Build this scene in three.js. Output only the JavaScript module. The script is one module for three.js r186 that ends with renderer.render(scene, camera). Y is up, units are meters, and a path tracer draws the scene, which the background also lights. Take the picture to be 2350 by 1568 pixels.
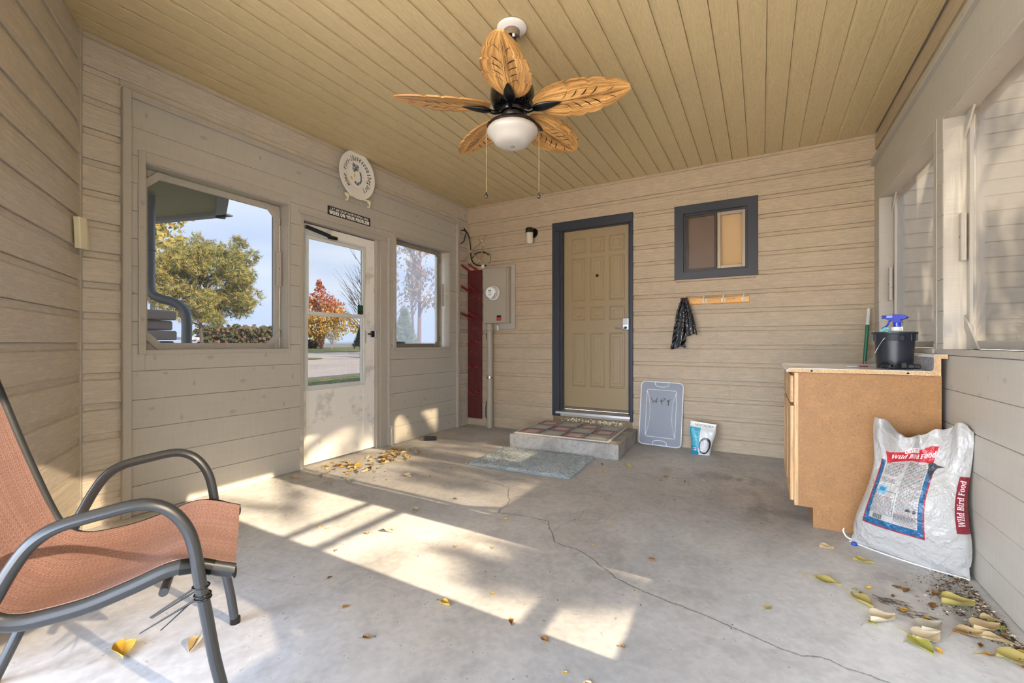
import * as THREE from 'three';
import { mergeGeometries } from 'three/addons/utils/BufferGeometryUtils.js';
import { RectAreaLightUniformsLib } from 'three/addons/lights/RectAreaLightUniformsLib.js';

// ------------------------------------------------------------------ camera, sky, sun, exposure
const scene = new THREE.Scene();
const renderer = new THREE.WebGLRenderer({ antialias: true });
renderer.toneMapping = THREE.LinearToneMapping;
renderer.toneMappingExposure = 11.0;
renderer.shadowMap.enabled = true;
const camera = new THREE.PerspectiveCamera(75.48, 2350 / 1568, 0.05, 400);
camera.position.set(0, 1.03, 0);
camera.rotation.y = THREE.MathUtils.degToRad(29.45);
camera.setViewOffset(2350, 1568, 0, -4, 2350, 1568);

const D2R = Math.PI / 180;
const PRNG = (s) => () => { s = (s + 0x6d2b79f5) | 0; let t = Math.imul(s ^ (s >>> 15), 1 | s); t = (t + Math.imul(t ^ (t >>> 7), 61 | t)) ^ t; return ((t ^ (t >>> 14)) >>> 0) / 4294967296; };
const clamp = (x, a = 0, b = 1) => Math.min(b, Math.max(a, x));
const lerp = (a, b, t) => a + (b - a) * t;
const sstep = (x, a, b) => { const t = clamp((x - a) / (b - a)); return t * t * (3 - 2 * t); };
// tileable fractal noise: W x H values in 0..1, with fx x fy cells in the first octave
function fbm(W, H, fx, fy, oct, seed, gain = 0.5) {
  const out = new Float32Array(W * H); let amp = 1, tot = 0; const R = PRNG(seed);
  for (let o = 0; o < oct; o++) {
    const gx = Math.min(fx << o, W), gy = Math.min(fy << o, H), L = new Float32Array(gx * gy).map(() => R());
    const xi = new Int32Array(W), xj = new Int32Array(W), xt = new Float32Array(W);
    for (let x = 0; x < W; x++) { const u = (x / W) * gx, i = Math.floor(u), t = u - i; xi[x] = i % gx; xj[x] = (i + 1) % gx; xt[x] = t * t * (3 - 2 * t); }
    for (let y = 0; y < H; y++) {
      const v = (y / H) * gy, j = Math.floor(v), s0 = v - j, s = s0 * s0 * (3 - 2 * s0), r0 = (j % gy) * gx, r1 = ((j + 1) % gy) * gx, row = y * W;
      for (let x = 0; x < W; x++) {
        const a = L[r0 + xi[x]], b = L[r0 + xj[x]], c = L[r1 + xi[x]], d = L[r1 + xj[x]], t = xt[x];
        const p = a + (b - a) * t, q = c + (d - c) * t; out[row + x] += amp * (p + (q - p) * s);
      }
    }
    tot += amp; amp *= gain;
  }
  for (let i = 0; i < out.length; i++) out[i] /= tot;
  return out;
}
function pix(W, H, fn, srgb, sx, sy) {   // fn(i, x, y) -> [r, g, b] in 0..1; repeats every sx by sy metres
  const d = new Uint8Array(W * H * 4);
  for (let y = 0, i = 0; y < H; y++) for (let x = 0; x < W; x++, i++) {
    const c = fn(i, x, y); let r, g, b; if (typeof c === 'number') r = g = b = c; else [r, g, b] = c;
    d[i * 4] = clamp(r) * 255; d[i * 4 + 1] = clamp(g) * 255; d[i * 4 + 2] = clamp(b) * 255; d[i * 4 + 3] = 255;
  }
  const t = new THREE.DataTexture(d, W, H, THREE.RGBAFormat);
  t.wrapS = t.wrapT = THREE.RepeatWrapping; t.magFilter = THREE.LinearFilter; t.minFilter = THREE.LinearMipmapLinearFilter; t.generateMipmaps = true;
  if (srgb) t.colorSpace = THREE.SRGBColorSpace;
  if (sx) t.repeat.set(1 / sx, 1 / sy);
  t.needsUpdate = true; return t;
}
function draw(W, H, paint) {
  const c = document.createElement('canvas'); c.width = W; c.height = H; paint(c.getContext('2d'), W, H);
  const t = new THREE.CanvasTexture(c); t.colorSpace = THREE.SRGBColorSpace; t.anisotropy = 8; return t;
}

// the sky: clear autumn blue with thin streaked cloud, brighter and whiter towards the horizon
{
  const W = 1024, H = 512, d = new Float32Array(W * H * 4), n = fbm(W, H, 6, 22, 5, 11), n2 = fbm(W, H, 3, 9, 4, 12);
  for (let y = 0; y < H; y++) {
    const up = ((y + 0.5) / H - 0.5) * Math.PI, e = Math.max(0, Math.sin(up)), k = Math.pow(1 - e, 3.2);
    for (let x = 0; x < W; x++) {
      const i = y * W + x, c = sstep(n[i] * 0.6 + n2[i] * 0.5, 0.5, 0.78) * 0.75 * sstep(e, 0, 0.12);
      const b = [lerp(0.58, 1.3, k), lerp(0.94, 1.52, k), lerp(1.6, 1.92, k)];
      for (let j = 0; j < 3; j++) d[i * 4 + j] = up < 0 ? 0.5 : lerp(b[j], [2.05, 2.1, 2.15][j], c);
      d[i * 4 + 3] = 1;
    }
  }
  const sky = new THREE.DataTexture(d, W, H, THREE.RGBAFormat, THREE.FloatType);
  sky.mapping = THREE.EquirectangularReflectionMapping; sky.magFilter = THREE.LinearFilter; sky.needsUpdate = true;
  scene.background = sky; scene.backgroundIntensity = 1.0;
}
const sun = new THREE.DirectionalLight(0xffecd2, 9);
sun.position.set(-1 + 34, 0.5 + 34 * 0.45, -2.2 + 34 * 0.02); sun.target.position.set(-1, 0.5, -2.2);
sun.castShadow = true; sun.shadow.radius = 1; sun.shadow.mapSize.set(4096, 4096);
Object.assign(sun.shadow.camera, { left: -9, right: 9, top: 9, bottom: -9, near: 1, far: 90 });
sun.name = 'sun'; sun.target.name = 'sun_target'; scene.add(sun, sun.target);

// ------------------------------------------------------------------ naming
const used = new Map();
const numbered = (n) => { const k = used.get(n) ?? 0; used.set(n, k + 1); return k ? n + '_' + String(k).padStart(3, '0') : n; };
function mesh(name, geo, mat, parent) {
  const m = new THREE.Mesh(geo, mat); m.name = parent ? name : numbered(name); m.castShadow = m.receiveShadow = true; (parent ?? scene).add(m); return m;
}
function thing(name, label, category, p = [0, 0, 0], turn = 0, group) {
  const o = new THREE.Group(); o.name = numbered(name); o.position.set(...p); o.rotation.y = turn;
  o.userData = { label, category }; if (group) o.userData.group = group; scene.add(o); return o;
}
function tag(o, label, category, group, kind) { Object.assign(o.userData, { label, category }); if (group) o.userData.group = group; if (kind) o.userData.kind = kind; return o; }
function struct(name, label, p = [0, 0, 0], turn = 0) { const o = thing(name, label, name.split('_')[0], p, turn); o.userData.kind = 'structure'; return o; }
function part(name, geo, mat, parent, p, turn) { const m = mesh(name, geo, mat, parent); if (p) m.position.set(...p); if (turn) m.rotation.y = turn; return m; }

// ------------------------------------------------------------------ geometry
const V = (x, y, z) => new THREE.Vector3(x, y, z);
let uvRand = PRNG(77);
function build(tris, uvs) {
  const g = new THREE.BufferGeometry();
  g.setAttribute('position', new THREE.Float32BufferAttribute(tris, 3)); g.setAttribute('uv', new THREE.Float32BufferAttribute(uvs, 2));
  g.computeVertexNormals(); return g;
}
// chamfered box with uv in metres; u follows the longest side
function box(x0, x1, y0, y1, z0, z1, c = 0.002, rnd = true) {
  const h = [(x1 - x0) / 2, (y1 - y0) / 2, (z1 - z0) / 2], m = [(x0 + x1) / 2, (y0 + y1) / 2, (z0 + z1) / 2];
  c = Math.min(c, ...h.map((v) => v * 0.9));
  const P = (s, a) => [0, 1, 2].map((k) => s[k] * (h[k] - (k === a ? 0 : c)));
  const pos = [], uv = [], long = h.indexOf(Math.max(...h)), ou = rnd ? uvRand() * 3 : 0, ov = rnd ? uvRand() * 3 : 0;
  const put = (pts) => {
    let n = V(...pts[1]).sub(V(...pts[0])).cross(V(...pts[2]).sub(V(...pts[0])));
    const ctr = pts.reduce((s, p) => s.add(V(...p)), V(0, 0, 0));
    if (n.dot(ctr) < 0) { pts.reverse(); n.negate(); }
    const an = [Math.abs(n.x), Math.abs(n.y), Math.abs(n.z)], ax = an.indexOf(Math.max(...an));
    let [a, b] = [0, 1, 2].filter((k) => k !== ax); if (b === long) [a, b] = [b, a];
    for (let i = 1; i < pts.length - 1; i++) for (const p of [pts[0], pts[i], pts[i + 1]]) { pos.push(p[0] + m[0], p[1] + m[1], p[2] + m[2]); uv.push(p[a] + h[a] + ou, p[b] + h[b] + ov); }
  };
  const S = [-1, 1];
  for (let a = 0; a < 3; a++) for (const s of S) {
    const q = [[-1, -1], [1, -1], [1, 1], [-1, 1]].map(([u, v]) => { const t = [0, 0, 0]; t[a] = s; t[(a + 1) % 3] = u; t[(a + 2) % 3] = v; return P(t, a); }); put(q);
  }
  if (c > 0) {
    for (let a = 0; a < 3; a++) for (const u of S) for (const v of S) {
      const t0 = [0, 0, 0], t1 = [0, 0, 0]; t0[a] = -1; t1[a] = 1; for (const t of [t0, t1]) { t[(a + 1) % 3] = u; t[(a + 2) % 3] = v; }
      put([P(t0, (a + 1) % 3), P(t1, (a + 1) % 3), P(t1, (a + 2) % 3), P(t0, (a + 2) % 3)]);
    }
    for (const i of S) for (const j of S) for (const k of S) put([0, 1, 2].map((a) => P([i, j, k], a)));
  }
  return build(pos, uv);
}
// closed profile [[a, b], ...] swept along a straight length; map(a, b, l) gives the point
function prism(prof, l0, l1, map, rnd = true) {
  let area = 0; for (let i = 0; i < prof.length; i++) { const [a, b] = prof[i], [c, d] = prof[(i + 1) % prof.length]; area += a * d - b * c; }
  const ccw = area > 0, pos = [], uv = [], ou = rnd ? uvRand() * 3 : 0, ov = rnd ? uvRand() * 3 : 0, o = map(0, 0, 0);
  const tri = (p, uvs, n) => {
    const N = p[1].clone().sub(p[0]).cross(p[2].clone().sub(p[0])), idx = N.dot(n) < 0 ? [0, 2, 1] : [0, 1, 2];
    for (const i of idx) { pos.push(p[i].x, p[i].y, p[i].z); uv.push(...uvs[i]); }
  };
  let s = 0;
  for (let i = 0; i < prof.length; i++) {
    const A = prof[i], B = prof[(i + 1) % prof.length], dx = B[0] - A[0], dy = B[1] - A[1], len = Math.hypot(dx, dy);
    const n = map(ccw ? dy : -dy, ccw ? -dx : dx, 0).sub(o);
    const p = [map(A[0], A[1], l0), map(A[0], A[1], l1), map(B[0], B[1], l1), map(B[0], B[1], l0)], u = [[ou + l0, ov + s], [ou + l1, ov + s], [ou + l1, ov + s + len], [ou + l0, ov + s + len]];
    tri([p[0], p[1], p[2]], [u[0], u[1], u[2]], n); tri([p[0], p[2], p[3]], [u[0], u[2], u[3]], n); s += len;
  }
  for (const [l, sg] of [[l0, -1], [l1, 1]]) {
    const n = map(0, 0, sg).sub(o), faces = THREE.ShapeUtils.triangulateShape(prof.map((p) => new THREE.Vector2(...p)), []);
    for (const f of faces) tri(f.map((k) => map(prof[k][0], prof[k][1], l)), f.map((k) => [ou + prof[k][0], ov + prof[k][1]]), n);
  }
  return build(pos, uv);
}
const pane = (x0, x1, y0, y1, z) => new THREE.PlaneGeometry(x1 - x0, y1 - y0).translate((x0 + x1) / 2, (y0 + y1) / 2, z);
const lathe = (pts, seg = 32) => new THREE.LatheGeometry(pts.map((p) => new THREE.Vector2(...p)), seg);
const curve = (pts, closed = false, t = 0.5) => new THREE.CatmullRomCurve3(pts.map((p) => (p.isVector3 ? p : V(...p))), closed, 'catmullrom', t);
const tube = (pts, r, seg = 24, rad = 10, closed = false) => new THREE.TubeGeometry(curve(pts, closed), seg, r, rad, closed);
function rod(a, b, r0, r1 = r0, n = 10) {
  const A = V(...a), B = V(...b), g = new THREE.CylinderGeometry(r1, r0, A.distanceTo(B), n);
  g.applyQuaternion(new THREE.Quaternion().setFromUnitVectors(V(0, 1, 0), B.clone().sub(A).normalize())); g.translate(...A.add(B).multiplyScalar(0.5).toArray()); return g;
}
// grid surface f(u, v) -> [x, y, z], u and v in 0..1
function sheet(nu, nv, f, uvf = (u, v) => [u, v], closeU = false) {
  const pos = [], uv = [], idx = [];
  for (let j = 0; j <= nv; j++) for (let i = 0; i <= nu; i++) { pos.push(...f(i / nu, j / nv)); uv.push(...uvf(i / nu, j / nv)); }
  for (let j = 0; j < nv; j++) for (let i = 0; i < nu; i++) { const a = j * (nu + 1) + i, b = a + 1, c = a + nu + 1, d = c + 1; idx.push(a, b, d, a, d, c); }
  const g = new THREE.BufferGeometry(); g.setAttribute('position', new THREE.Float32BufferAttribute(pos, 3)); g.setAttribute('uv', new THREE.Float32BufferAttribute(uv, 2)); g.setIndex(idx); g.computeVertexNormals(); return g;
}
// the same surface with a back side and closed rim, t metres thick along its own normals
function thick(nu, nv, f, t, uvf = (u, v) => [u, v]) {
  const g = sheet(nu, nv, f, uvf), p = g.attributes.position, n = g.attributes.normal, N = p.count, pos = [...p.array], uv = [...g.attributes.uv.array], idx = [...g.index.array];
  for (let i = 0; i < N; i++) { pos.push(p.getX(i) - n.getX(i) * t, p.getY(i) - n.getY(i) * t, p.getZ(i) - n.getZ(i) * t); uv.push(g.attributes.uv.getX(i), g.attributes.uv.getY(i)); }
  for (let k = 0; k < g.index.count; k += 3) idx.push(idx[k] + N, idx[k + 2] + N, idx[k + 1] + N);
  const rim = []; for (let i = 0; i <= nu; i++) rim.push(i); for (let j = 1; j <= nv; j++) rim.push(j * (nu + 1) + nu); for (let i = nu - 1; i >= 0; i--) rim.push(nv * (nu + 1) + i); for (let j = nv - 1; j > 0; j--) rim.push(j * (nu + 1));
  for (let k = 0; k < rim.length; k++) { const a = rim[k], b = rim[(k + 1) % rim.length]; idx.push(a, a + N, b, b, a + N, b + N); }
  const o = new THREE.BufferGeometry(); o.setAttribute('position', new THREE.Float32BufferAttribute(pos, 3)); o.setAttribute('uv', new THREE.Float32BufferAttribute(uv, 2)); o.setIndex(idx);
  const r = o.toNonIndexed(); r.computeVertexNormals();
  // smooth on the two faces, hard at the rim
  const main = g.index.count, nn = r.attributes.normal; for (let k = 0; k < main * 2; k++) { const v = idx[k], s = v < N ? 1 : -1, q = v % N; nn.setXYZ(k, n.getX(q) * s, n.getY(q) * s, n.getZ(q) * s); }
  return r;
}
const merge = (list) => mergeGeometries(list.map((g) => { const q = g.index ? g.toNonIndexed() : g; for (const k of Object.keys(q.attributes)) if (!['position', 'normal', 'uv'].includes(k)) q.deleteAttribute(k); return q; }));
const std = (o) => new THREE.MeshStandardMaterial({ roughness: 0.6, metalness: 0, ...o });
const phys = (o) => new THREE.MeshPhysicalMaterial({ roughness: 0.5, metalness: 0, ...o });
// ------------------------------------------------------------------ materials
const M = {};
{
  // painted rough-sawn siding: short flakes along the board
  const a = fbm(512, 512, 7, 64, 4, 21), b = fbm(512, 512, 4, 4, 5, 22), c = fbm(512, 512, 22, 128, 3, 23), sp = fbm(512, 512, 128, 128, 2, 24);
  const rough = pix(512, 512, (i) => 0.5 * sstep(a[i], 0.38, 0.62) + 0.5 * c[i], false, 0.55, 0.55);
  const rmap = pix(512, 512, (i) => { const v = 0.9 + 0.1 * a[i] + 0.07 * (b[i] - 0.5) + 0.06 * (c[i] - 0.5) - (sp[i] > 0.78 ? 0.1 : 0); return [v, v * (0.995 - 0.02 * b[i]), v * (0.985 - 0.035 * b[i])]; }, true, 0.55, 0.55);
  M.siding = std({ color: 0xbfae94, map: rmap, bumpMap: rough, bumpScale: 0.0016, roughness: 0.5 });
  M.sidingLit = std({ color: 0xcdc3b2, map: rmap, bumpMap: rough, bumpScale: 0.0018, roughness: 0.5 });  // same paint as the siding, lightened: brighter light put into the colour
  // smooth panel boards: faint brush streaks and knots
  const s1 = fbm(512, 512, 3, 40, 5, 31), s2 = fbm(512, 512, 90, 6, 3, 32), kn = fbm(512, 512, 9, 9, 1, 33);
  const pbump = pix(512, 512, (i) => 0.6 * s1[i] + 0.4 * s2[i], false, 0.7, 0.7);
  const pmap = pix(512, 512, (i) => { const v = 0.955 + 0.035 * (s1[i] - 0.5) + 0.035 * (s2[i] - 0.5) - 0.10 * sstep(kn[i], 0.93, 0.99); return [v, v * 0.995, v * 0.985]; }, true, 0.7, 0.7);
  M.panel = std({ color: 0xbdb8ad, map: pmap, bumpMap: pbump, bumpScale: 0.0005, roughness: 0.48 });
  M.trim = std({ color: 0xb9b2a6, map: pmap, bumpMap: pbump, bumpScale: 0.0005, roughness: 0.5 });
  // embossed wood grain of the ceiling boards, with cathedral arches
  const W = 1024, H = 256, g1 = fbm(W, H, 3, 2, 3, 41), g2 = fbm(W, H, 8, 96, 3, 42), g3 = fbm(W, H, 40, 20, 3, 43);
  const ring = (i, x, y) => { const v = g1[i] * 16 + Math.abs(y / H - 0.5) * 5; const f = v - Math.floor(v); return sstep(f, 0.0, 0.15) * (1 - sstep(f, 0.22, 0.55)); };
  const cb = pix(W, H, (i, x, y) => 0.45 * ring(i, x, y) + 0.4 * g2[i] + 0.15 * g3[i], false, 1.5, 0.16);
  const cm = pix(W, H, (i, x, y) => { const v = 0.95 + 0.06 * (g2[i] - 0.5) - 0.03 * ring(i, x, y) + 0.05 * (g3[i] - 0.5); return [v, v * 0.99, v * 0.97]; }, true, 1.5, 0.16);
  M.ceiling = std({ color: 0xd5c296, map: cm, bumpMap: cb, bumpScale: 0.0011, roughness: 0.42 });
}
{
  // concrete slab, laid in world metres: x -3.6..1.4, z -5..0 -> one 2048 picture
  const S = 2048, X0 = -3.6, Z0 = -5.0, SZ = 5.0;
  const a = fbm(S, S, 5, 5, 7, 51, 0.56), b = fbm(S, S, 24, 24, 5, 52, 0.6), c = fbm(S, S, 256, 256, 3, 53), st = fbm(S, S, 60, 9, 4, 54), d = fbm(S, S, 11, 8, 4, 55);
  const crack = new Float32Array(S * S), R = PRNG(5);
  const line = (pts, w0, dark) => {
    for (let k = 0; k < pts.length - 1; k++) {
      let [x0, z0] = pts[k], [x1, z1] = pts[k + 1]; const n = Math.ceil(Math.hypot(x1 - x0, z1 - z0) / 0.0012); let jx = 0, jz = 0;
      for (let i = 0; i < n; i++) {
        const t = i / n, env = Math.sin(Math.PI * t); jx += (R() - 0.5) * 0.0022; jz += (R() - 0.5) * 0.0022;
        const px = ((lerp(x0, x1, t) + jx * env - X0) / SZ) * S, pz = ((lerp(z0, z1, t) + jz * env - Z0) / SZ) * S, w = w0 * (0.6 + 0.8 * R());
        for (let y = Math.floor(pz - w); y <= pz + w + 1; y++) for (let x = Math.floor(px - w); x <= px + w + 1; x++) {
          if (x < 0 || y < 0 || x >= S || y >= S) continue; const q = clamp(1 - Math.hypot(x - px, y - pz) / w) * dark; if (q > crack[y * S + x]) crack[y * S + x] = q;
        }
      }
    }
  };
  line([[-1.904, -2.762], [-1.72, -2.77], [-1.563, -2.733], [-1.5, -2.6], [-1.41, -2.44], [-1.391, -2.295], [-1.2, -2.33], [-1.073, -2.33], [-0.987, -2.192], [-0.93, -2.1], [-0.795, -2.078], [-0.699, -2.024], [-0.625, -1.966], [-0.558, -1.912], [-0.469, -1.878], [-0.383, -1.855], [-0.2, -1.82], [0.0, -1.76], [0.116, -1.736], [0.169, -1.761], [0.233, -1.739], [0.337, -1.73], [0.5, -1.66], [0.8, -1.6]], 1.5, 0.85);
  line([[-0.987, -2.192], [-0.99, -2.3], [-0.93, -2.46], [-0.95, -2.6]], 1.1, 0.4);
  line([[-1.09, -3.83], [-0.98, -3.74], [-0.9, -3.69]], 1.3, 0.8);
  line([[-2.6, -1.3], [-2.1, -1.12], [-1.7, -1.2]], 1.0, 0.25);
  // scuffed dark smears in front of the cabinet and by the lid
  const smear = (x, z) => { let v = 0; for (const [cx, cz, rx, rz, k] of [[-0.35, -3.75, 0.5, 0.16, 0.8], [-0.1, -3.2, 0.35, 0.3, 0.4], [-2.0, -1.75, 0.45, 0.1, 0.5], [-1.55, -1.5, 0.22, 0.3, 0.4], [0.62, -2.35, 0.3, 0.35, 0.9], [-0.9, -1.0, 0.5, 0.2, 0.25], [-1.9, -0.6, 0.3, 0.35, 0.5]]) { const q = ((x - cx) / rx) ** 2 + ((z - cz) / rz) ** 2; v = Math.max(v, k * clamp(1 - q)); } return v; };
  const col = pix(S, S, (i, x, y) => {
    const wx = X0 + (x / S) * SZ, wz = Z0 + (y / S) * SZ, m = a[i], dirt = sstep(b[i] + 0.5 * (d[i] - 0.5), 0.52, 0.72), sm = smear(wx, wz) * sstep(st[i] * 0.6 + b[i] * 0.5, 0.42, 0.66);
    let v = 0.745 + 0.27 * (m - 0.5) + 0.15 * (b[i] - 0.5) + 0.10 * (c[i] - 0.5) - 0.07 * dirt - 0.17 * sm - 0.42 * crack[i];
    if (c[i] > 0.83) v -= 0.12; if (c[(i * 7 + 13) % (S * S)] < 0.1) v += 0.06;
    const w = (d[i] - 0.5) * 0.05; return [v * (1.0 + w), v * 0.985, v * (0.965 - w)];
  }, true);
  const bump = pix(1024, 1024, (i, x, y) => { const j = y * 2 * S + x * 2; return 0.5 + 0.35 * (b[j] - 0.5) + 0.3 * (c[j] - 0.5) - 0.4 * crack[j]; }, false);
  for (const t of [col, bump]) { t.repeat.set(1 / SZ, 1 / SZ); t.offset.set(-X0 / SZ, -Z0 / SZ); }
  M.floor = std({ color: 0xffffff, map: col, bumpMap: bump, bumpScale: 0.002, roughness: 0.72 });
  const cc = pix(512, 512, (i, x, y) => { const j = (y * 3) % S * S + (x * 3) % S; const v = 0.66 + 0.22 * (a[j] - 0.5) + 0.2 * (c[j] - 0.5) + 0.14 * (b[j] - 0.5); return [v, v * 0.97, v * 0.92]; }, true, 0.5, 0.5);
  const cbp = pix(512, 512, (i, x, y) => { const j = (y * 3) % S * S + (x * 3) % S; return 0.5 * c[j] + 0.5 * b[j]; }, false, 0.5, 0.5);
  M.concrete = std({ map: cc, bumpMap: cbp, bumpScale: 0.006, roughness: 0.85 });
}
{
  const a = fbm(512, 512, 96, 96, 2, 61), b = fbm(512, 512, 8, 8, 5, 62), c = fbm(512, 512, 160, 160, 1, 63), e = fbm(512, 512, 64, 80, 2, 64);
  M.chip = std({ map: pix(512, 512, (i) => { let v = 0.69 + 0.09 * (a[i] - 0.5) + 0.07 * (b[i] - 0.5) - 0.26 * sstep(c[i], 0.93, 0.99) - 0.12 * sstep(e[i], 0.78, 0.86) + 0.07 * sstep(e[i], 0.0, 0.26) * (1 - sstep(e[i], 0.2, 0.3)); return [v * 0.89, v * 0.64, v * 0.375]; }, true, 0.5, 0.5), roughness: 0.55 });
  M.chipEdge = std({ map: pix(256, 256, (i, x, y) => { const j = y * 512 + x; const v = 0.76 + 0.3 * (a[j] - 0.5) - 0.3 * sstep(c[j], 0.88, 0.97); return [v * 1.06, v * 0.88, v * 0.66]; }, true, 0.12, 0.12), bumpMap: pix(256, 256, (i, x, y) => a[y * 512 + x], false, 0.12, 0.12), bumpScale: 0.002, roughness: 0.9 });
  const w1 = fbm(512, 512, 3, 70, 4, 65), w2 = fbm(512, 512, 2, 9, 4, 66), w3 = fbm(512, 512, 12, 160, 2, 67);
  const wood = (r, g, bb, k) => pix(512, 512, (i) => { const v = 1 + k * (w1[i] - 0.5) + k * 0.9 * (w2[i] - 0.5) - 0.35 * k * sstep(w3[i], 0.62, 0.8); return [r * v, g * Math.pow(v, 1.15), bb * Math.pow(v, 1.4)]; }, true, 0.45, 0.45);
  M.fanWood = std({ map: wood(0.86, 0.65, 0.385, 0.6), bumpMap: pix(256, 256, (i, x, y) => w3[y * 1024 + x * 2], false, 0.45, 0.45), bumpScale: 0.0004, roughness: 0.32 });
  M.pine = std({ map: wood(0.86, 0.63, 0.31, 0.35), roughness: 0.4 });
  M.maple = std({ map: wood(0.8, 0.64, 0.45, 0.22), roughness: 0.42 });
  M.stick = std({ map: wood(0.66, 0.57, 0.43, 0.5), roughness: 0.8 });
  M.redBoard = std({ color: 0xffffff, map: wood(0.36, 0.14, 0.14, 0.25), roughness: 0.5 });
  M.redPeg = std({ color: 0xffffff, map: wood(0.55, 0.18, 0.18, 0.22), roughness: 0.45 });
  const gz = fbm(512, 512, 40, 10, 4, 68), gb = fbm(512, 512, 10, 10, 5, 69);
  M.granite = std({ map: pix(256, 256, (i, x, y) => { const j = y * 512 + x, v = 0.6 + 0.6 * (a[j] - 0.5) + 0.3 * (b[j] - 0.5); return [v, v, v * 1.02]; }, true, 0.16, 0.16), roughness: 0.3 });
  M.laminate = std({ map: pix(256, 256, (i, x, y) => { const j = y * 512 + x, v = 0.92 + 0.08 * (a[j] - 0.5) + 0.05 * (b[j] - 0.5); return [v, v * 0.995, v * 0.99]; }, true, 0.16, 0.16), roughness: 0.14 });  // whitened top: the window reflection is partly put into this colour
  M.doorWhite = std({ color: 0xf0eee8, map: pix(512, 512, (i, x, y) => { const v = 0.985 - 0.13 * sstep(gz[i] * 0.25 + gb[i] * 0.8, 0.54, 0.8); return [v, v * 0.995, v * 0.985]; }, true, 0.9, 0.9), roughness: 0.4 });
  const sn = 128, tR = PRNG(9), row = new Float32Array(64).map(() => tR()), colr = new Float32Array(64).map(() => tR()), cell = new Float32Array(32 * 32).map(() => tR());
  const tw = (x, y) => { const k = ((x >> 2) + (y >> 2)) & 1; return k ? 0.55 + 0.45 * Math.sin(((x & 3) + 0.5) / 4 * Math.PI) : 0.45 + 0.45 * Math.sin(((y & 3) + 0.5) / 4 * Math.PI); };
  M.sling = phys({ map: pix(sn, sn, (i, x, y) => { const k = ((x >> 2) + (y >> 2)) & 1, q = 0.25 * cell[(y >> 2) * 32 + (x >> 2)] + 0.75 * (k ? row[y >> 2] : colr[x >> 2]), s = 0.74 + 0.26 * tw(x, y), t = k ? 0.25 + 0.3 * q : 0.35 + 0.6 * q; return [lerp(0.5, 0.84, t) * s, lerp(0.345, 0.70, t) * s, lerp(0.33, 0.655, t) * s]; }, true, 0.16, 0.16), bumpMap: pix(sn, sn, (i, x, y) => tw(x, y), false, 0.16, 0.16), bumpScale: 0.001, roughness: 0.6 });
  M.shag = std({ map: pix(256, 256, (i, x, y) => { const j = y * 512 + x, v = 0.8 + 0.35 * (a[j] - 0.5) + 0.16 * (b[j] - 0.5); return [v * 0.96, v * 1.0, v * 1.01]; }, true, 0.3, 0.3), bumpMap: pix(256, 256, (i, x, y) => a[y * 512 + x], false, 0.3, 0.3), bumpScale: 0.006, roughness: 0.95 });
}
M.navy = std({ color: 0x2c313b, roughness: 0.42 });
M.doorTan = std({ color: 0x9b8866, roughness: 0.33 });
M.black = std({ color: 0x0b0b0c, roughness: 0.3 });
M.blackGloss = phys({ color: 0x09090a, roughness: 0.22, clearcoat: 0.5, clearcoatRoughness: 0.15 });
M.bronze = std({ color: 0x2a2322, roughness: 0.35, metalness: 0.4 });
M.charcoal = std({ color: 0x3b3d3f, roughness: 0.38, metalness: 0.35 });
M.white = std({ color: 0xe6e4de, roughness: 0.4 });
M.cream = std({ color: 0xe7dcb9, roughness: 0.5 });
M.alu = std({ color: 0xc9cbcb, roughness: 0.38, metalness: 0.85 });
M.steel = std({ color: 0xb9bcc0, roughness: 0.25, metalness: 0.95 });
M.whiteAlu = std({ color: 0xd4d5d0, roughness: 0.35 });
M.meter = std({ color: 0xa69c8b, roughness: 0.45 });
M.dark = std({ color: 0x1a1815, roughness: 0.8 });
const tint = (k, r, g, b) => new THREE.Color(k * r, k * g, k * b);
M.glass = phys({ color: tint(0.046, 1, 1.01, 1.01), roughness: 0.0, transmission: 1, thickness: 0, ior: 1.45 });
M.glassRight = phys({ color: tint(0.155, 1, 0.97, 0.9), roughness: 0.0, transmission: 1, thickness: 0, ior: 1.45 });
M.film = phys({ color: tint(0.048, 1, 1.02, 1.05), roughness: 0.24, transmission: 1, thickness: 0, ior: 1.35, specularIntensity: 0.4 });
M.hazyFilm = phys({ color: tint(0.062, 1, 1.02, 1.1), roughness: 0.72, transmission: 1, thickness: 0, ior: 1.35, specularIntensity: 0.4 });
M.sheetFilm = phys({ color: tint(0.072, 1, 0.94, 0.82), roughness: 0.38, transmission: 1, thickness: 0, ior: 1.35, specularIntensity: 0.5 });
M.thinFilm = phys({ color: tint(0.05, 1, 0.95, 0.87), roughness: 0.1, transmission: 1, thickness: 0, ior: 1.35, specularIntensity: 0.5 });
M.clear = phys({ color: 0xf4f6f6, roughness: 0.05, transmission: 1, thickness: 0, ior: 1.45 });
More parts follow.
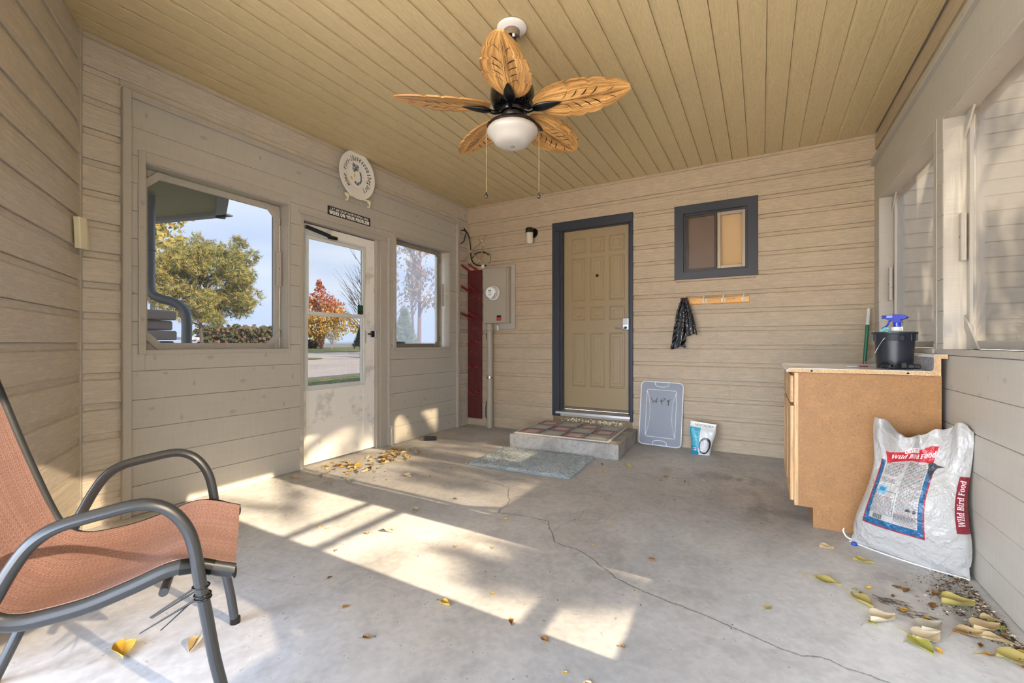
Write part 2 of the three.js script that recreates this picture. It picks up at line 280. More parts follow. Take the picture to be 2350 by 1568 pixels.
// ------------------------------------------------------------------ the porch: floor, ceiling, walls
function pieces(x0, x1, y0, y1, openings) {
  let list = [[x0, x1, y0, y1]];
  for (const [a, b, c, d] of openings) {
    const next = [];
    for (const [p, q, r, s] of list) {
      if (b <= p || a >= q || d <= r || c >= s) { next.push([p, q, r, s]); continue; }
      if (a > p) next.push([p, a, r, s]); if (b < q) next.push([b, q, r, s]);
      const l = Math.max(a, p), m = Math.min(b, q); if (c > r) next.push([l, m, r, c]); if (d < s) next.push([l, m, d, s]);
    }
    list = next;
  }
  return list.filter(([p, q, r, s]) => q - p > 0.012 && s - r > 0.008);
}
const sideProfile = (h) => h < 0.07 ? [[0, 0], [0.014, 0.001], [0.014, h], [0, h]]
  : [[0, 0.001], [0.017, 0.001], [0.0195, 0.004], [0.0195, h - 0.044], [0.0175, h - 0.040], [0.0085, h - 0.033], [0.007, h - 0.001], [0, h - 0.001]];
const jointR = PRNG(303);
function siding(g, x0, x1, rows, openings, mat, joints = true) {
  for (const [yb, yt] of rows) for (const [a, b, c, d] of pieces(x0, x1, yb, yt, openings)) {
    const cuts = [a]; if (joints && b - a > 1.7 && jointR() < 0.55) cuts.push(lerp(a, b, 0.3 + 0.4 * jointR())); cuts.push(b);
    for (let k = 0; k < cuts.length - 1; k++) {
      const dz = (jointR() - 0.5) * 0.0016, l0 = cuts[k] + (k ? 0.0008 : 0), l1 = cuts[k + 1];
      mesh('siding_board', prism(sideProfile(d - c), l0, l1, (z, y, l) => V(l, c + y, z ? z + dz : 0)), mat, g);
    }
  }
}
function panelBoards(g, x0, x1, rows, openings, mat, z0, z1) {
  for (const [yb, yt] of rows) for (const [a, b, c, d] of pieces(x0, x1, yb, yt, openings)) {
    const dz = (jointR() - 0.5) * 0.0012;
    mesh('panel_board', box(a, b, c + 0.0008, d - 0.0008, z0, z1 + dz, 0.0022), mat, g);
  }
}
const backing = (g, x0, x1, y0, y1, openings, z0, z1) => mesh('sheathing', merge(pieces(x0, x1, y0, y1, openings).map(([a, b, c, d]) => box(a, b, c, d, z0, z1, 0))), M.trim, g);
const rowsFrom = (list) => list.slice(1).map((v, i) => [v, list[i]]);

const H = 2.757;
{ // floor
  const f = struct('floor', 'grey concrete porch floor with hairline cracks and scattered leaf bits');
  const g = new THREE.BoxGeometry(4.62, 0.15, 7.0); g.translate(-1.24, -0.075, -1.3);
  const p = g.attributes.position, u = g.attributes.uv; for (let i = 0; i < p.count; i++) u.setXY(i, p.getX(i) + (Math.abs(p.getY(i)) > 0.1 ? 0.07 : 0), p.getZ(i));
  mesh('slab', g, M.floor, f);
}
{ // ceiling
  const c = struct('ceiling', 'tan painted board ceiling with embossed wood grain', [0, H, 0]);
  const w = 0.1315, prof = [[0.0, 0.02], [0.0, 0.0075], [0.0165, 0.0005], [0.019, 0], [w - 0.0042, 0], [w - 0.0022, 0.0015], [w - 0.0016, 0.02]], R = PRNG(5);
  for (let k = 0; k < 33; k++) {
    const x = 0.8145 - (k + 1) * w + 0.002; if (x + w < -3.42) break;
    const cuts = [-4.66]; if (R() < 0.5) cuts.push(-4.4 + R() * 3.6); cuts.push(2.0);
    for (let j = 0; j < cuts.length - 1; j++) mesh('ceiling_board', prism(prof, cuts[j] + (j ? 0.001 : 0), cuts[j + 1], (a, b, l) => V(x + a, b, l)), M.ceiling, c);
  }
  mesh('roof_deck', box(-3.48, 1.0, 0.021, 0.2, -4.8, 2.1, 0), M.trim, c);
}
const T = 2.53; // top of the panelled part of both side walls
{ // back wall of the house
  const w = struct('wall_back', 'house wall of wide tan channel siding', [0, 0, -4.65]);
  const rows = [H + 0.01, 2.55]; for (let k = 1; k < 15; k++) rows.push(2.55 - 0.1708 * k); rows.push(-0.005);
  const holes = [[-2.075, -1.17, 0.205, 2.39], [-0.74, -0.04, 1.675, 2.375]];
  siding(w, -3.29, 0.85, rowsFrom(rows), [[-2.075, -1.17, -0.1, 2.39], holes[1]], M.siding);
  backing(w, -3.45, 1.0, 0, H + 0.02, [[-1.98, -1.2, 0.24, 2.32], [-0.665, -0.085, 1.725, 2.295]], -0.14, 0);
  mesh('rim_board', box(-2.075, -1.17, 0.0, 0.205, 0, 0.014), std({ color: 0x8f7c5e, map: M.siding.map, bumpMap: M.concrete.bumpMap, bumpScale: 0.003, roughness: 0.55 }), w);
  // flaked paint under the threshold: raised chips of white primer
  const R = PRNG(8), chips = []; for (let i = 0; i < 190; i++) { const a = R(), x = -1.98 + 0.72 * Math.pow(R(), 0.8), y = 0.195 - 0.05 * R() * R() - 0.02 * R(), s = 0.003 + 0.007 * R() * R(); const g = new THREE.CircleGeometry(s, 5); g.scale(1.6, 0.6, 1); g.rotateZ(a * 6); g.translate(x, y, 0.0148 + 0.0006 * R()); chips.push(g); }
  const ch = mesh('paint_chip', merge(chips), M.cream, w); ch.userData.kind = 'stuff';
  for (const [x, y, sx, sy] of [[0.02, 0.80, 0.11, 0.012], [0.06, 0.786, 0.05, 0.008], [-2.62, 0.61, 0.03, 0.008]]) { const g = new THREE.CircleGeometry(1, 14), p = g.attributes.position, q = PRNG(4); for (let i = 1; i < p.count; i++) { const k = 0.6 + 0.6 * q(); p.setXY(i, p.getX(i) * k * sx * 0.5, p.getY(i) * k * sy * 0.5); } g.translate(x, y, 0.0172); mesh('scuff_mark', g, std({ color: 0x5b5042, roughness: 0.8 }), w); }
}
{ // left wall: siding round a framed panel with the storm door and two screens
  const w = struct('wall_left', 'left porch wall: pale boarded panel with trim frame, siding round it', [-3.275, 0, 0], Math.PI / 2);
  const rows = [H + 0.01, 2.575]; for (let k = 1; k < 15; k++) rows.push(2.575 - 0.1715 * k); rows.push(-0.005);
  const panel = [1.12, 4.41, -0.1, 2.52], holes = [[1.235, 2.165, 0.985, 2.125], [2.275, 3.245, -0.1, 2.085], [3.34, 4.24, 0.98, 2.125]];
  siding(w, 0.945, 4.65, rowsFrom(rows), [panel], M.sidingLit, true);
  backing(w, 0.94, 4.65, 0, H + 0.02, holes, -0.13, 0);
  panelBoards(w, 1.16, 4.375, rowsFrom([2.485, 2.317, 2.151, 1.985, 1.82, 1.655, 1.49, 1.325, 1.16, 1.02, 0.863, 0.69, 0.517, 0.345, 0.175, 0.002]), holes, M.panel, 0, 0.024);
  mesh('trim_strip', box(1.12, 1.163, 0, 2.525, 0, 0.05, 0.003), M.trim, w); mesh('trim_strip', box(1.163, 4.368, 2.483, 2.525, 0, 0.046, 0.003), M.trim, w); mesh('trim_strip', box(4.368, 4.412, 0, 2.525, 0, 0.05, 0.003), M.trim, w);
  mesh('door_jamb', box(3.118, 3.158, 0, 2.06, -0.06, -0.012), M.trim, w); mesh('door_jamb', box(3.158, 3.246, 0, 2.085, -0.06, 0.004), M.trim, w); mesh('door_jamb', box(3.246, 3.262, 0, 2.1, 0.0, 0.03), M.trim, w);
  mesh('door_jamb', box(2.272, 2.304, 0, 2.085, -0.06, 0.022), M.trim, w); mesh('door_header', box(2.272, 3.25, 2.042, 2.088, -0.06, 0.012), M.trim, w); mesh('door_header', box(2.255, 3.262, 2.086, 2.112, 0, 0.031), M.trim, w);
  mesh('corner_strip', box(0.938, 0.952, 0, H, 0, 0.022), M.trim, w);
}
{ // right wall: the same panel with two filmed screens, then (past the frame) the other storm door and a third screen
  const w = struct('wall_right', 'right porch wall: pale boarded panel under the filmed screens', [0.835, 0, 0], -Math.PI / 2);
  const rows = [H + 0.01, 2.62, T];
  const holes = [[-4.47, -3.2, 1.0, 2.18], [-3.055, -2.2, 1.0, 2.18], [-2.03, -1.22, -0.1, 2.05], [-1.0, 0.25, 1.0, 2.18]];
  siding(w, -4.65, 1.92, rowsFrom(rows), [], M.siding, false);
  backing(w, -4.75, 1.92, 0, H + 0.02, holes, -0.13, 0);
  panelBoards(w, -4.63, 1.92, rowsFrom([2.49, 2.335, 2.185, 2.02, 1.855, 1.69, 1.525, 1.36, 1.195, 1.03, 0.97, 0.8, 0.632, 0.464, 0.296, 0.128, 0.002]), holes, M.panel, 0, 0.024);
  mesh('trim_strip', box(-4.64, 1.92, 2.488, T, 0, 0.05, 0.003), M.trim, w);
  for (const [a, b, c, d] of holes) { if (c < 0) continue; mesh('window_sill', box(a - 0.02, b + 0.02, c - 0.028, c, -0.1, 0.034, 0.003), M.trim, w); }
  mesh('post_cap', box(-3.16, -3.145, 1.0, 2.22, 0, 0.027, 0.001), M.trim, w);
}
{ // the angled house wall at the near left
  const w = struct('wall_front_left', 'angled tan siding wall at the near left', [-3.275, 0, -0.94], 150 * D2R);
  const rows = [H + 0.01, 2.582]; for (let k = 1; k < 15; k++) rows.push(2.582 - 0.1722 * k); rows.push(-0.005);
  siding(w, -1.25, -0.03, rowsFrom(rows), [], M.sidingLit, false);
  mesh('sheathing', box(-1.25, 0.02, 0, H, -0.16, 0, 0), M.trim, w);
  mesh('corner_strip', box(-0.038, 0.006, 0, H, 0, 0.022, 0.003), M.trim, w); mesh('corner_post', box(-1.29, -1.24, 0, H, -0.16, 0.03, 0.003), M.trim, w);
}
{ // unseen porch front: corner post, and an added panel that cuts sky light
  const w = struct('wall_front_unseen', 'unseen porch front: post and an added upper panel cutting sky light');
  mesh('added_upper_panel', box(-2.35, 0.96, 1.5, H, 1.9, 2.02), M.trim, w); mesh('corner_post', box(0.82, 0.96, 0, 2.5, 1.9, 2.02), M.trim, w);
}

// ------------------------------------------------------------------ screens and their films
// local axes of a wall: x along it, y up, z into the porch
function screen(o, x0, x1, y0, y1, z, film, stile = 0.045, gusset = 0.15, mat = M.trim) {
  part('stile', box(x0, x0 + stile, y0, y1, z, z + 0.02), mat, o); part('stile', box(x1 - stile, x1, y0, y1, z, z + 0.02), mat, o);
  part('rail', box(x0 + stile, x1 - stile, y0, y0 + stile, z, z + 0.0195), mat, o); part('rail', box(x0 + stile, x1 - stile, y1 - stile, y1, z, z + 0.0195), mat, o);
  for (const [cx, cy, sx, sy] of [[x0, y0, 1, 1], [x1, y0, -1, 1], [x0, y1, 1, -1], [x1, y1, -1, -1]]) {
    const a = gusset, b = gusset * 0.62, s = new THREE.Shape([[0, b], [0, a], [a, 0], [b, 0]].map(([p, q]) => new THREE.Vector2(cx + sx * p, cy + sy * q)));
    const g = new THREE.ExtrudeGeometry(s, { depth: 0.007, bevelEnabled: true, bevelSize: 0.001, bevelThickness: 0.001, bevelSegments: 1 }); g.translate(0, 0, z + 0.0215); part('corner_brace', g, mat, o);
  }
  if (film) part('film', film, film.userData.mat, o);
}
// a film stapled to the outside of the frame: slack, creased out of the corners
function filmSheet(x0, x1, y0, y1, z, mat, slack = 0.004, seed = 1) {
  const R = PRNG(seed), ph = [R() * 6, R() * 6, R() * 6];
  const g = sheet(48, 48, (u, v) => {
    const e = Math.min(u, 1 - u, v, 1 - v), edge = sstep(e, 0, 0.12); let d = 0;
    for (const [a, b] of [[0, 0], [1, 0], [0, 1], [1, 1]]) { const dx = u - a, dy = v - b, r = Math.hypot(dx, dy), th = Math.atan2(Math.abs(dy), Math.abs(dx)); d += Math.sin(th * 17 + ph[0]) * Math.exp(-r * 5.5) * sstep(r, 0.02, 0.1); }
    d += 0.5 * Math.sin(u * 9 + ph[1] + 2 * v) * edge + 0.3 * Math.sin(u * 23 + v * 3 + ph[2]) * (1 - edge);
    return [lerp(x0, x1, u), lerp(y0, y1, v), z + slack * d];
  }); g.userData = { mat }; return g;
}
const latch = (o, x, y0, y1, z) => { const l = part('turn_button', box(x - 0.018, x + 0.018, y0, y1, z, z + 0.02, 0.003), M.trim, o); part('screw', new THREE.CylinderGeometry(0.005, 0.005, 0.004, 10).rotateX(Math.PI / 2).translate(x, (y0 + y1) / 2, z + 0.021), M.steel, l); };
{
  const o = struct('window_1', 'larger screen window left of the storm door, covered with clear film', [-3.275, 0, 0], Math.PI / 2);
  part('casing', box(1.2, 1.238, 0.962, 2.19, 0.02, 0.034), M.trim, o); part('casing', box(1.238, 2.178, 2.128, 2.19, 0.02, 0.0335), M.trim, o); part('casing', box(1.238, 2.178, 0.958, 0.988, 0.02, 0.0335), M.trim, o); part('casing', box(2.163, 2.178, 0.988, 2.128, 0.02, 0.033), M.trim, o);
  for (const [a, b, c, d] of [[1.228, 1.238, 0.98, 2.13], [2.162, 2.172, 0.98, 2.13], [1.238, 2.162, 0.978, 0.988], [1.238, 2.162, 2.122, 2.132]]) part('reveal', box(a, b, c, d, -0.1, 0.02, 0), M.trim, o);
  screen(o, 1.24, 2.15, 0.99, 2.115, -0.085, filmSheet(1.27, 2.12, 1.02, 2.09, -0.088, M.film, 0.0025, 3), 0.042, 0.15);
  for (const [a, b, c, d] of [[2.125, 2.2, 0.96, 2.15], [1.2, 1.262, 0.96, 2.15], [1.262, 2.125, 0.955, 1.012], [1.262, 2.125, 2.095, 2.15]]) part('stop', box(a, b, c, d, -0.128, -0.1), M.trim, o);
  latch(o, 2.135, 1.483, 1.755, -0.06);
}
{
  const o = struct('window_2', 'smaller screen window right of the storm door, covered with cloudy film', [-3.275, 0, 0], Math.PI / 2);
  part('casing', box(3.31, 3.345, 0.955, 2.17, 0.02, 0.034), M.trim, o); part('casing', box(3.345, 4.25, 2.122, 2.17, 0.02, 0.0335), M.trim, o); part('casing', box(3.345, 4.25, 0.955, 0.985, 0.02, 0.0335), M.trim, o);
  for (const [a, b, c, d] of [[3.335, 3.345, 0.975, 2.13], [4.235, 4.245, 0.975, 2.13], [3.345, 4.235, 0.973, 0.983], [3.345, 4.235, 2.119, 2.129]]) part('reveal', box(a, b, c, d, -0.1, 0.02, 0), M.trim, o);
  screen(o, 3.35, 4.16, 0.985, 2.115, -0.085, filmSheet(3.385, 4.12, 1.01, 2.09, -0.088, M.hazyFilm, 0.003, 5), 0.042, 0.13, std({ color: 0x8e8573, map: M.trim.map, roughness: 0.5 }));
  for (const [a, b, c, d] of [[4.145, 4.27, 0.955, 2.15], [3.31, 3.365, 0.955, 2.15], [3.365, 4.145, 0.955, 1.002], [3.365, 4.145, 2.095, 2.15]]) part('stop', box(a, b, c, d, -0.128, -0.1), M.trim, o); part('wood_block', box(3.4, 3.6, 1.025, 1.05, -0.115, -0.095), std({ color: 0x6b4a25 }), o);
  latch(o, 4.186, 1.471, 1.736, -0.055);
  part('hook_wire', tube([[4.19, 1.62, -0.035], [4.27, 1.625, 0.028], [4.38, 1.622, 0.052]], 0.0017, 10, 6), M.cream, o);
}
const rightScreens = [[3, -4.47, -3.2, 'farther filmed screen on the right wall, behind the bucket', 4], [4, -3.055, -2.2, 'nearer filmed screen on the right wall, creased at its corners', 9], [5, -1.0, 0.25, 'third screen of the right wall, beside the camera', 14]];
for (const [n, a, b, label, seed] of rightScreens) {
  const o = struct('window_' + n, label, [0.835, 0, 0], -Math.PI / 2);
  for (const [p, q, r, s] of [[a - 0.008, a + 0.002, 1, 2.19], [b - 0.002, b + 0.008, 1, 2.19], [a, b, 2.177, 2.187]]) part('reveal', box(p, q, r, s, -0.13, 0.022, 0), M.trim, o);
  screen(o, a + 0.004, b - 0.004, 1.002, 2.23, -0.082, filmSheet(a + 0.03, b - 0.03, 1.03, 2.2, n === 5 ? -0.086 : -0.078, n === 5 ? M.thinFilm : M.sheetFilm, 0.006, seed), 0.04, 0.17);
  if (n === 4) latch(o, a + 0.03, 1.441, 1.681, -0.05); if (n === 3) latch(o, a + 0.03, 1.36, 1.62, -0.05);
}

// ------------------------------------------------------------------ the two storm doors
function stormDoor(name, label, p, turn, x0, full) {
  const o = struct(name, label, p, turn), W = 0.81, x = (v) => x0 + v, z0 = -0.07, z1 = -0.035, a = 0.055, b = 0.665;
  part('stile', box(x(0), x(a), 0.012, 2.032, z0, z1, 0.003), M.doorWhite, o); part('stile', box(x(b), x(W), 0.012, 2.032, z0, z1, 0.003), M.doorWhite, o);
  part('top_rail', box(x(a), x(b), 1.92, 2.032, z0, z1, 0.002), M.doorWhite, o); part('kick_panel', box(x(a), x(b), 0.012, full ? 0.65 : 0.556, z0, z1, 0.002), M.doorWhite, o);
  const sash = (nm, y0, y1, inset, zf) => {
    const g = part(nm, merge([box(x(a + inset), x(a + inset + 0.026), y0, y1, zf, zf + 0.022), box(x(b - inset - 0.026), x(b - inset), y0, y1, zf, zf + 0.022), box(x(a + inset + 0.026), x(b - inset - 0.026), y0, y0 + 0.026, zf, zf + 0.0215), box(x(a + inset + 0.026), x(b - inset - 0.026), y1 - 0.026, y1, zf, zf + 0.0215)]), M.whiteAlu, o);
    mesh('glass_pane', pane(x(a + inset + 0.02), x(b - inset - 0.02), y0 + 0.02, y1 - 0.02, zf + 0.009), full ? M.glass : M.glassRight, g); return g;
  };
  if (full) { sash('upper_sash', 1.272, 1.935, -0.006, z1 - 0.008); sash('lower_sash', 0.644, 1.29, -0.003, z1 - 0.022); }
  else { sash('upper_sash', 1.25, 1.915, -0.006, z1 - 0.008); sash('lower_sash', 0.555, 1.276, -0.003, z1 - 0.022); part('muntin', box(x(a), x(b), 1.372, 1.398, z1 - 0.03, z1 - 0.006), M.whiteAlu, o); part('muntin', box(x(a), x(b), 0.712, 0.752, z1 - 0.042, z1 - 0.02), M.whiteAlu, o); }
  if (full) part('glass_stop', merge([box(x(a - 0.02), x(a - 0.004), 0.63, 1.955, z1, z1 + 0.009), box(x(b + 0.004), x(b + 0.02), 0.63, 1.955, z1, z1 + 0.009), box(x(a - 0.004), x(b + 0.004), 1.939, 1.955, z1, z1 + 0.0085), box(x(a - 0.004), x(b + 0.004), 0.63, 0.646, z1, z1 + 0.0085)]), M.whiteAlu, o);
  for (const [p, q, r, s] of [[-0.05, 0.02, 0, 2.1], [0.79, 0.86, 0, 2.1], [0.02, 0.79, 2.012, 2.1], [0.02, 0.79, 0.0, 0.028]]) part('door_stop', box(x(p), x(q), r, s, -0.115, -0.073), M.trim, o);
  if (!full) return o;
  const lock = part('latch', box(x(0.755), x(0.79), 1.09, 1.15, z1, z1 + 0.018, 0.004), M.black, o); mesh('lever', box(x(0.70), x(0.765), 1.112, 1.127, z1 + 0.018, z1 + 0.032, 0.004), M.black, lock); mesh('strike', box(x(0.795), x(0.832), 1.085, 1.155, z1 + 0.001, z1 + 0.02, 0.002), M.steel, lock);
  part('latch_stain', box(x(0.695), x(0.70), 1.03, 1.15, z1, z1 + 0.0012, 0), std({ color: 0x4a4743, roughness: 0.9 }), o);
  const cl = part('door_closer', rod([x(0.035), 1.995, 0.0], [x(0.27), 1.965, -0.008], 0.0165, 0.0165, 16), std({ color: 0x30343d, roughness: 0.35, metalness: 0.5 }), o);
  mesh('closer_rod', rod([x(-0.02), 2.002, 0.0], [x(0.035), 1.995, 0.0], 0.005), M.steel, cl); mesh('closer_bracket', box(x(0.262), x(0.345), 1.944, 1.97, z1, 0.004, 0.002), M.black, cl); mesh('closer_bracket', box(x(-0.03), x(0.0), 1.99, 2.018, z1, 0.01, 0.002), M.black, cl);
  const st = part('sticker', box(x(0.588), x(0.653), 1.303, 1.39, z1 + 0.0135, z1 + 0.0142, 0), std({ color: 0x1f4a2c }), o); st.userData.label = 'green and black square sticker on the glass'; mesh('sticker_band', box(x(0.588), x(0.653), 1.303, 1.335, z1 + 0.0142, z1 + 0.0146, 0), std({ color: 0x2a2a26 }), st);
  return o;
}
stormDoor('door_1', 'white storm door with two glass panes and a kick panel', [-3.275, 0, 0], Math.PI / 2, 2.306, true);
stormDoor('door_3', 'second storm door, in the right wall beside the camera', [0.835, 0, 0], -Math.PI / 2, -2.03, false);

{ // the house door: tan, raised panels, dark trim
  const o = struct('door_2', 'tan nine-panel house door in a dark slate trim', [0, 0, -4.65]);
  for (const [a, b, c, d] of [[-2.083, -1.99, 0.205, 2.3], [-1.19, -1.163, 0.205, 2.3], [-2.083, -1.163, 2.3, 2.4]]) part('trim', box(a, b, c, d, 0, 0.03, 0.004), M.navy, o);
  part('trim', box(-1.2, -1.187, 0.205, 2.3, 0, 0.024, 0.003), M.navy, o); part('brick_mould', box(-1.992, -1.962, 0.24, 2.31, -0.06, 0.02, 0.006), M.navy, o); part('brick_mould', box(-1.215, -1.198, 0.24, 2.31, -0.06, 0.014, 0.006), M.navy, o); part('brick_mould', box(-1.992, -1.198, 2.296, 2.325, -0.06, 0.02, 0.006), M.navy, o);
  const slab = part('door_slab', box(-1.968, -1.21, 0.29, 2.3, -0.085, -0.045, 0.002), M.doorTan, o);
  const cols = [[-1.868, -1.7], [-1.654, -1.486], [-1.438, -1.27]], rws = [[2.03, 2.205], [1.5, 1.985], [1.285, 1.435], [0.545, 1.145]];
  const ring = (x0, x1, y0, y1) => {
    const st = [[0, 0], [0.006, 0.006], [0.014, 0.0065], [0.026, -0.006], [0.034, -0.006], [0.05, 0.003]], pos = [], uv = [];
    const rect = ([d, z]) => [[x0 + d, y0 + d, z], [x1 - d, y0 + d, z], [x1 - d, y1 - d, z], [x0 + d, y1 - d, z]];
    const quad = (a, b, c, d) => { for (const p of [a, b, c, a, c, d]) { pos.push(...p); uv.push(p[0], p[1]); } };
    for (let k = 0; k < st.length - 1; k++) { const A = rect(st[k]), B = rect(st[k + 1]); for (let i = 0; i < 4; i++) quad(A[i], A[(i + 1) % 4], B[(i + 1) % 4], B[i]); }
    const L = rect(st.at(-1)); quad(...L); return build(pos, uv);
  };
  for (const [a, b] of cols) for (const [c, d] of rws) { const p = mesh('door_panel', ring(a, b, c, d), M.doorTan, slab); p.position.z = -0.0445; }
  part('door_sweep', box(-1.966, -1.212, 0.285, 0.315, -0.046, -0.036), std({ color: 0x6e5f45 }), o);
  part('threshold', prism([[0.0, 0], [0.055, 0], [0.05, 0.022], [-0.04, 0.044], [-0.1, 0.044], [-0.1, 0]], -2.03, -1.188, (z, y, l) => V(l, 0.238 + y, z)), M.alu, o);
  const kp = part('keypad_lock', box(-1.287, -1.216, 1.17, 1.3, -0.046, -0.018, 0.006), M.steel, o); mesh('keypad', box(-1.276, -1.228, 1.225, 1.29, -0.019, -0.015, 0.003), std({ color: 0xd6d8d6 }), kp); mesh('cylinder', new THREE.CylinderGeometry(0.014, 0.016, 0.02, 16).rotateX(Math.PI / 2).translate(-1.251, 1.195, -0.012), M.black, kp);
  part('lever_handle', tube([[-1.25, 1.19, -0.02], [-1.26, 1.188, 0.012], [-1.3, 1.186, 0.016], [-1.355, 1.19, 0.012]], 0.007, 16, 8), M.steel, o);
  part('viewer', new THREE.CylinderGeometry(0.012, 0.012, 0.008, 16).rotateX(Math.PI / 2).translate(-1.571, 1.772, -0.037), M.black, o);
  const n = part('room_number', new THREE.TorusGeometry(0.014, 0.003, 6, 14).translate(-1.571, 1.776, -0.036), M.dark, o);
}
{ // small sliding window of the house
  const o = struct('window_6', 'small two-pane sliding window in a dark slate trim', [0, 0, -4.65]);
  const X0 = -0.752, X1 = -0.026, Y0 = 1.66, Y1 = 2.386, w = 0.082;
  const mitre = (pts) => { const g = new THREE.ExtrudeGeometry(new THREE.Shape(pts.map((p) => new THREE.Vector2(...p))), { depth: 0.02, bevelEnabled: true, bevelSize: 0.002, bevelThickness: 0.003, bevelSegments: 1 }); g.translate(0, 0, 0.008); return g; };
  for (const q of [[[X0, Y0], [X1, Y0], [X1 - w, Y0 + w * 0.82], [X0 + w, Y0 + w * 0.82]], [[X1, Y0], [X1, Y1], [X1 - w, Y1 - w], [X1 - w, Y0 + w * 0.82]], [[X1, Y1], [X0, Y1], [X0 + w, Y1 - w], [X1 - w, Y1 - w]], [[X0, Y1], [X0, Y0], [X0 + w, Y0 + w * 0.82], [X0 + w, Y1 - w]]]) part('trim', mitre(q), M.navy, o);
  const a = X0 + w, b = X1 - w, c = Y0 + w * 0.82, d = Y1 - w, bz = std({ color: 0x4a4038, roughness: 0.35, metalness: 0.5 }), al = std({ color: 0xa39482, roughness: 0.35, metalness: 0.5 }), mid = -0.4;
  part('frame', merge([box(a, a + 0.022, c, d, -0.09, 0.01), box(b - 0.022, b, c, d, -0.09, 0.01), box(a + 0.022, b - 0.022, c, c + 0.02, -0.09, 0.0095), box(a + 0.022, b - 0.022, d - 0.02, d, -0.09, 0.0095)]), M.navy, o);
  const sash = (nm, x0, x1, z, m, t) => { const s = part(nm, merge([box(x0, x0 + t, c + 0.018, d - 0.018, z, z + 0.02), box(x1 - t, x1, c + 0.018, d - 0.018, z, z + 0.02), box(x0 + t, x1 - t, c + 0.018, c + 0.018 + t, z, z + 0.0195), box(x0 + t, x1 - t, d - 0.018 - t, d - 0.018, z, z + 0.0195)]), m, o); return s; };
  const s1 = sash('insect_screen', a + 0.02, mid + 0.03, -0.025, bz, 0.02);
  mesh('mesh_cloth', pane(a + 0.035, mid + 0.015, c + 0.03, d - 0.03, -0.018), phys({ color: new THREE.Color(0.42, 0.36, 0.32), roughness: 0.35, transmission: 0.85, thickness: 0 }), s1);
  const s2 = sash('sliding_sash', mid + 0.032, b - 0.02, -0.03, al, 0.03);
  mesh('glass_pane', pane(mid + 0.05, b - 0.04, c + 0.04, d - 0.04, -0.022), M.clear, s2);
  part('mullion', box(mid + 0.012, mid + 0.03, c + 0.015, d - 0.015, -0.03, 0.004), bz, o);
  part('roller_shade', box(a, b, c, d, -0.075, -0.072, 0), std({ color: 0xe3ba84, roughness: 0.7 }), o);
}
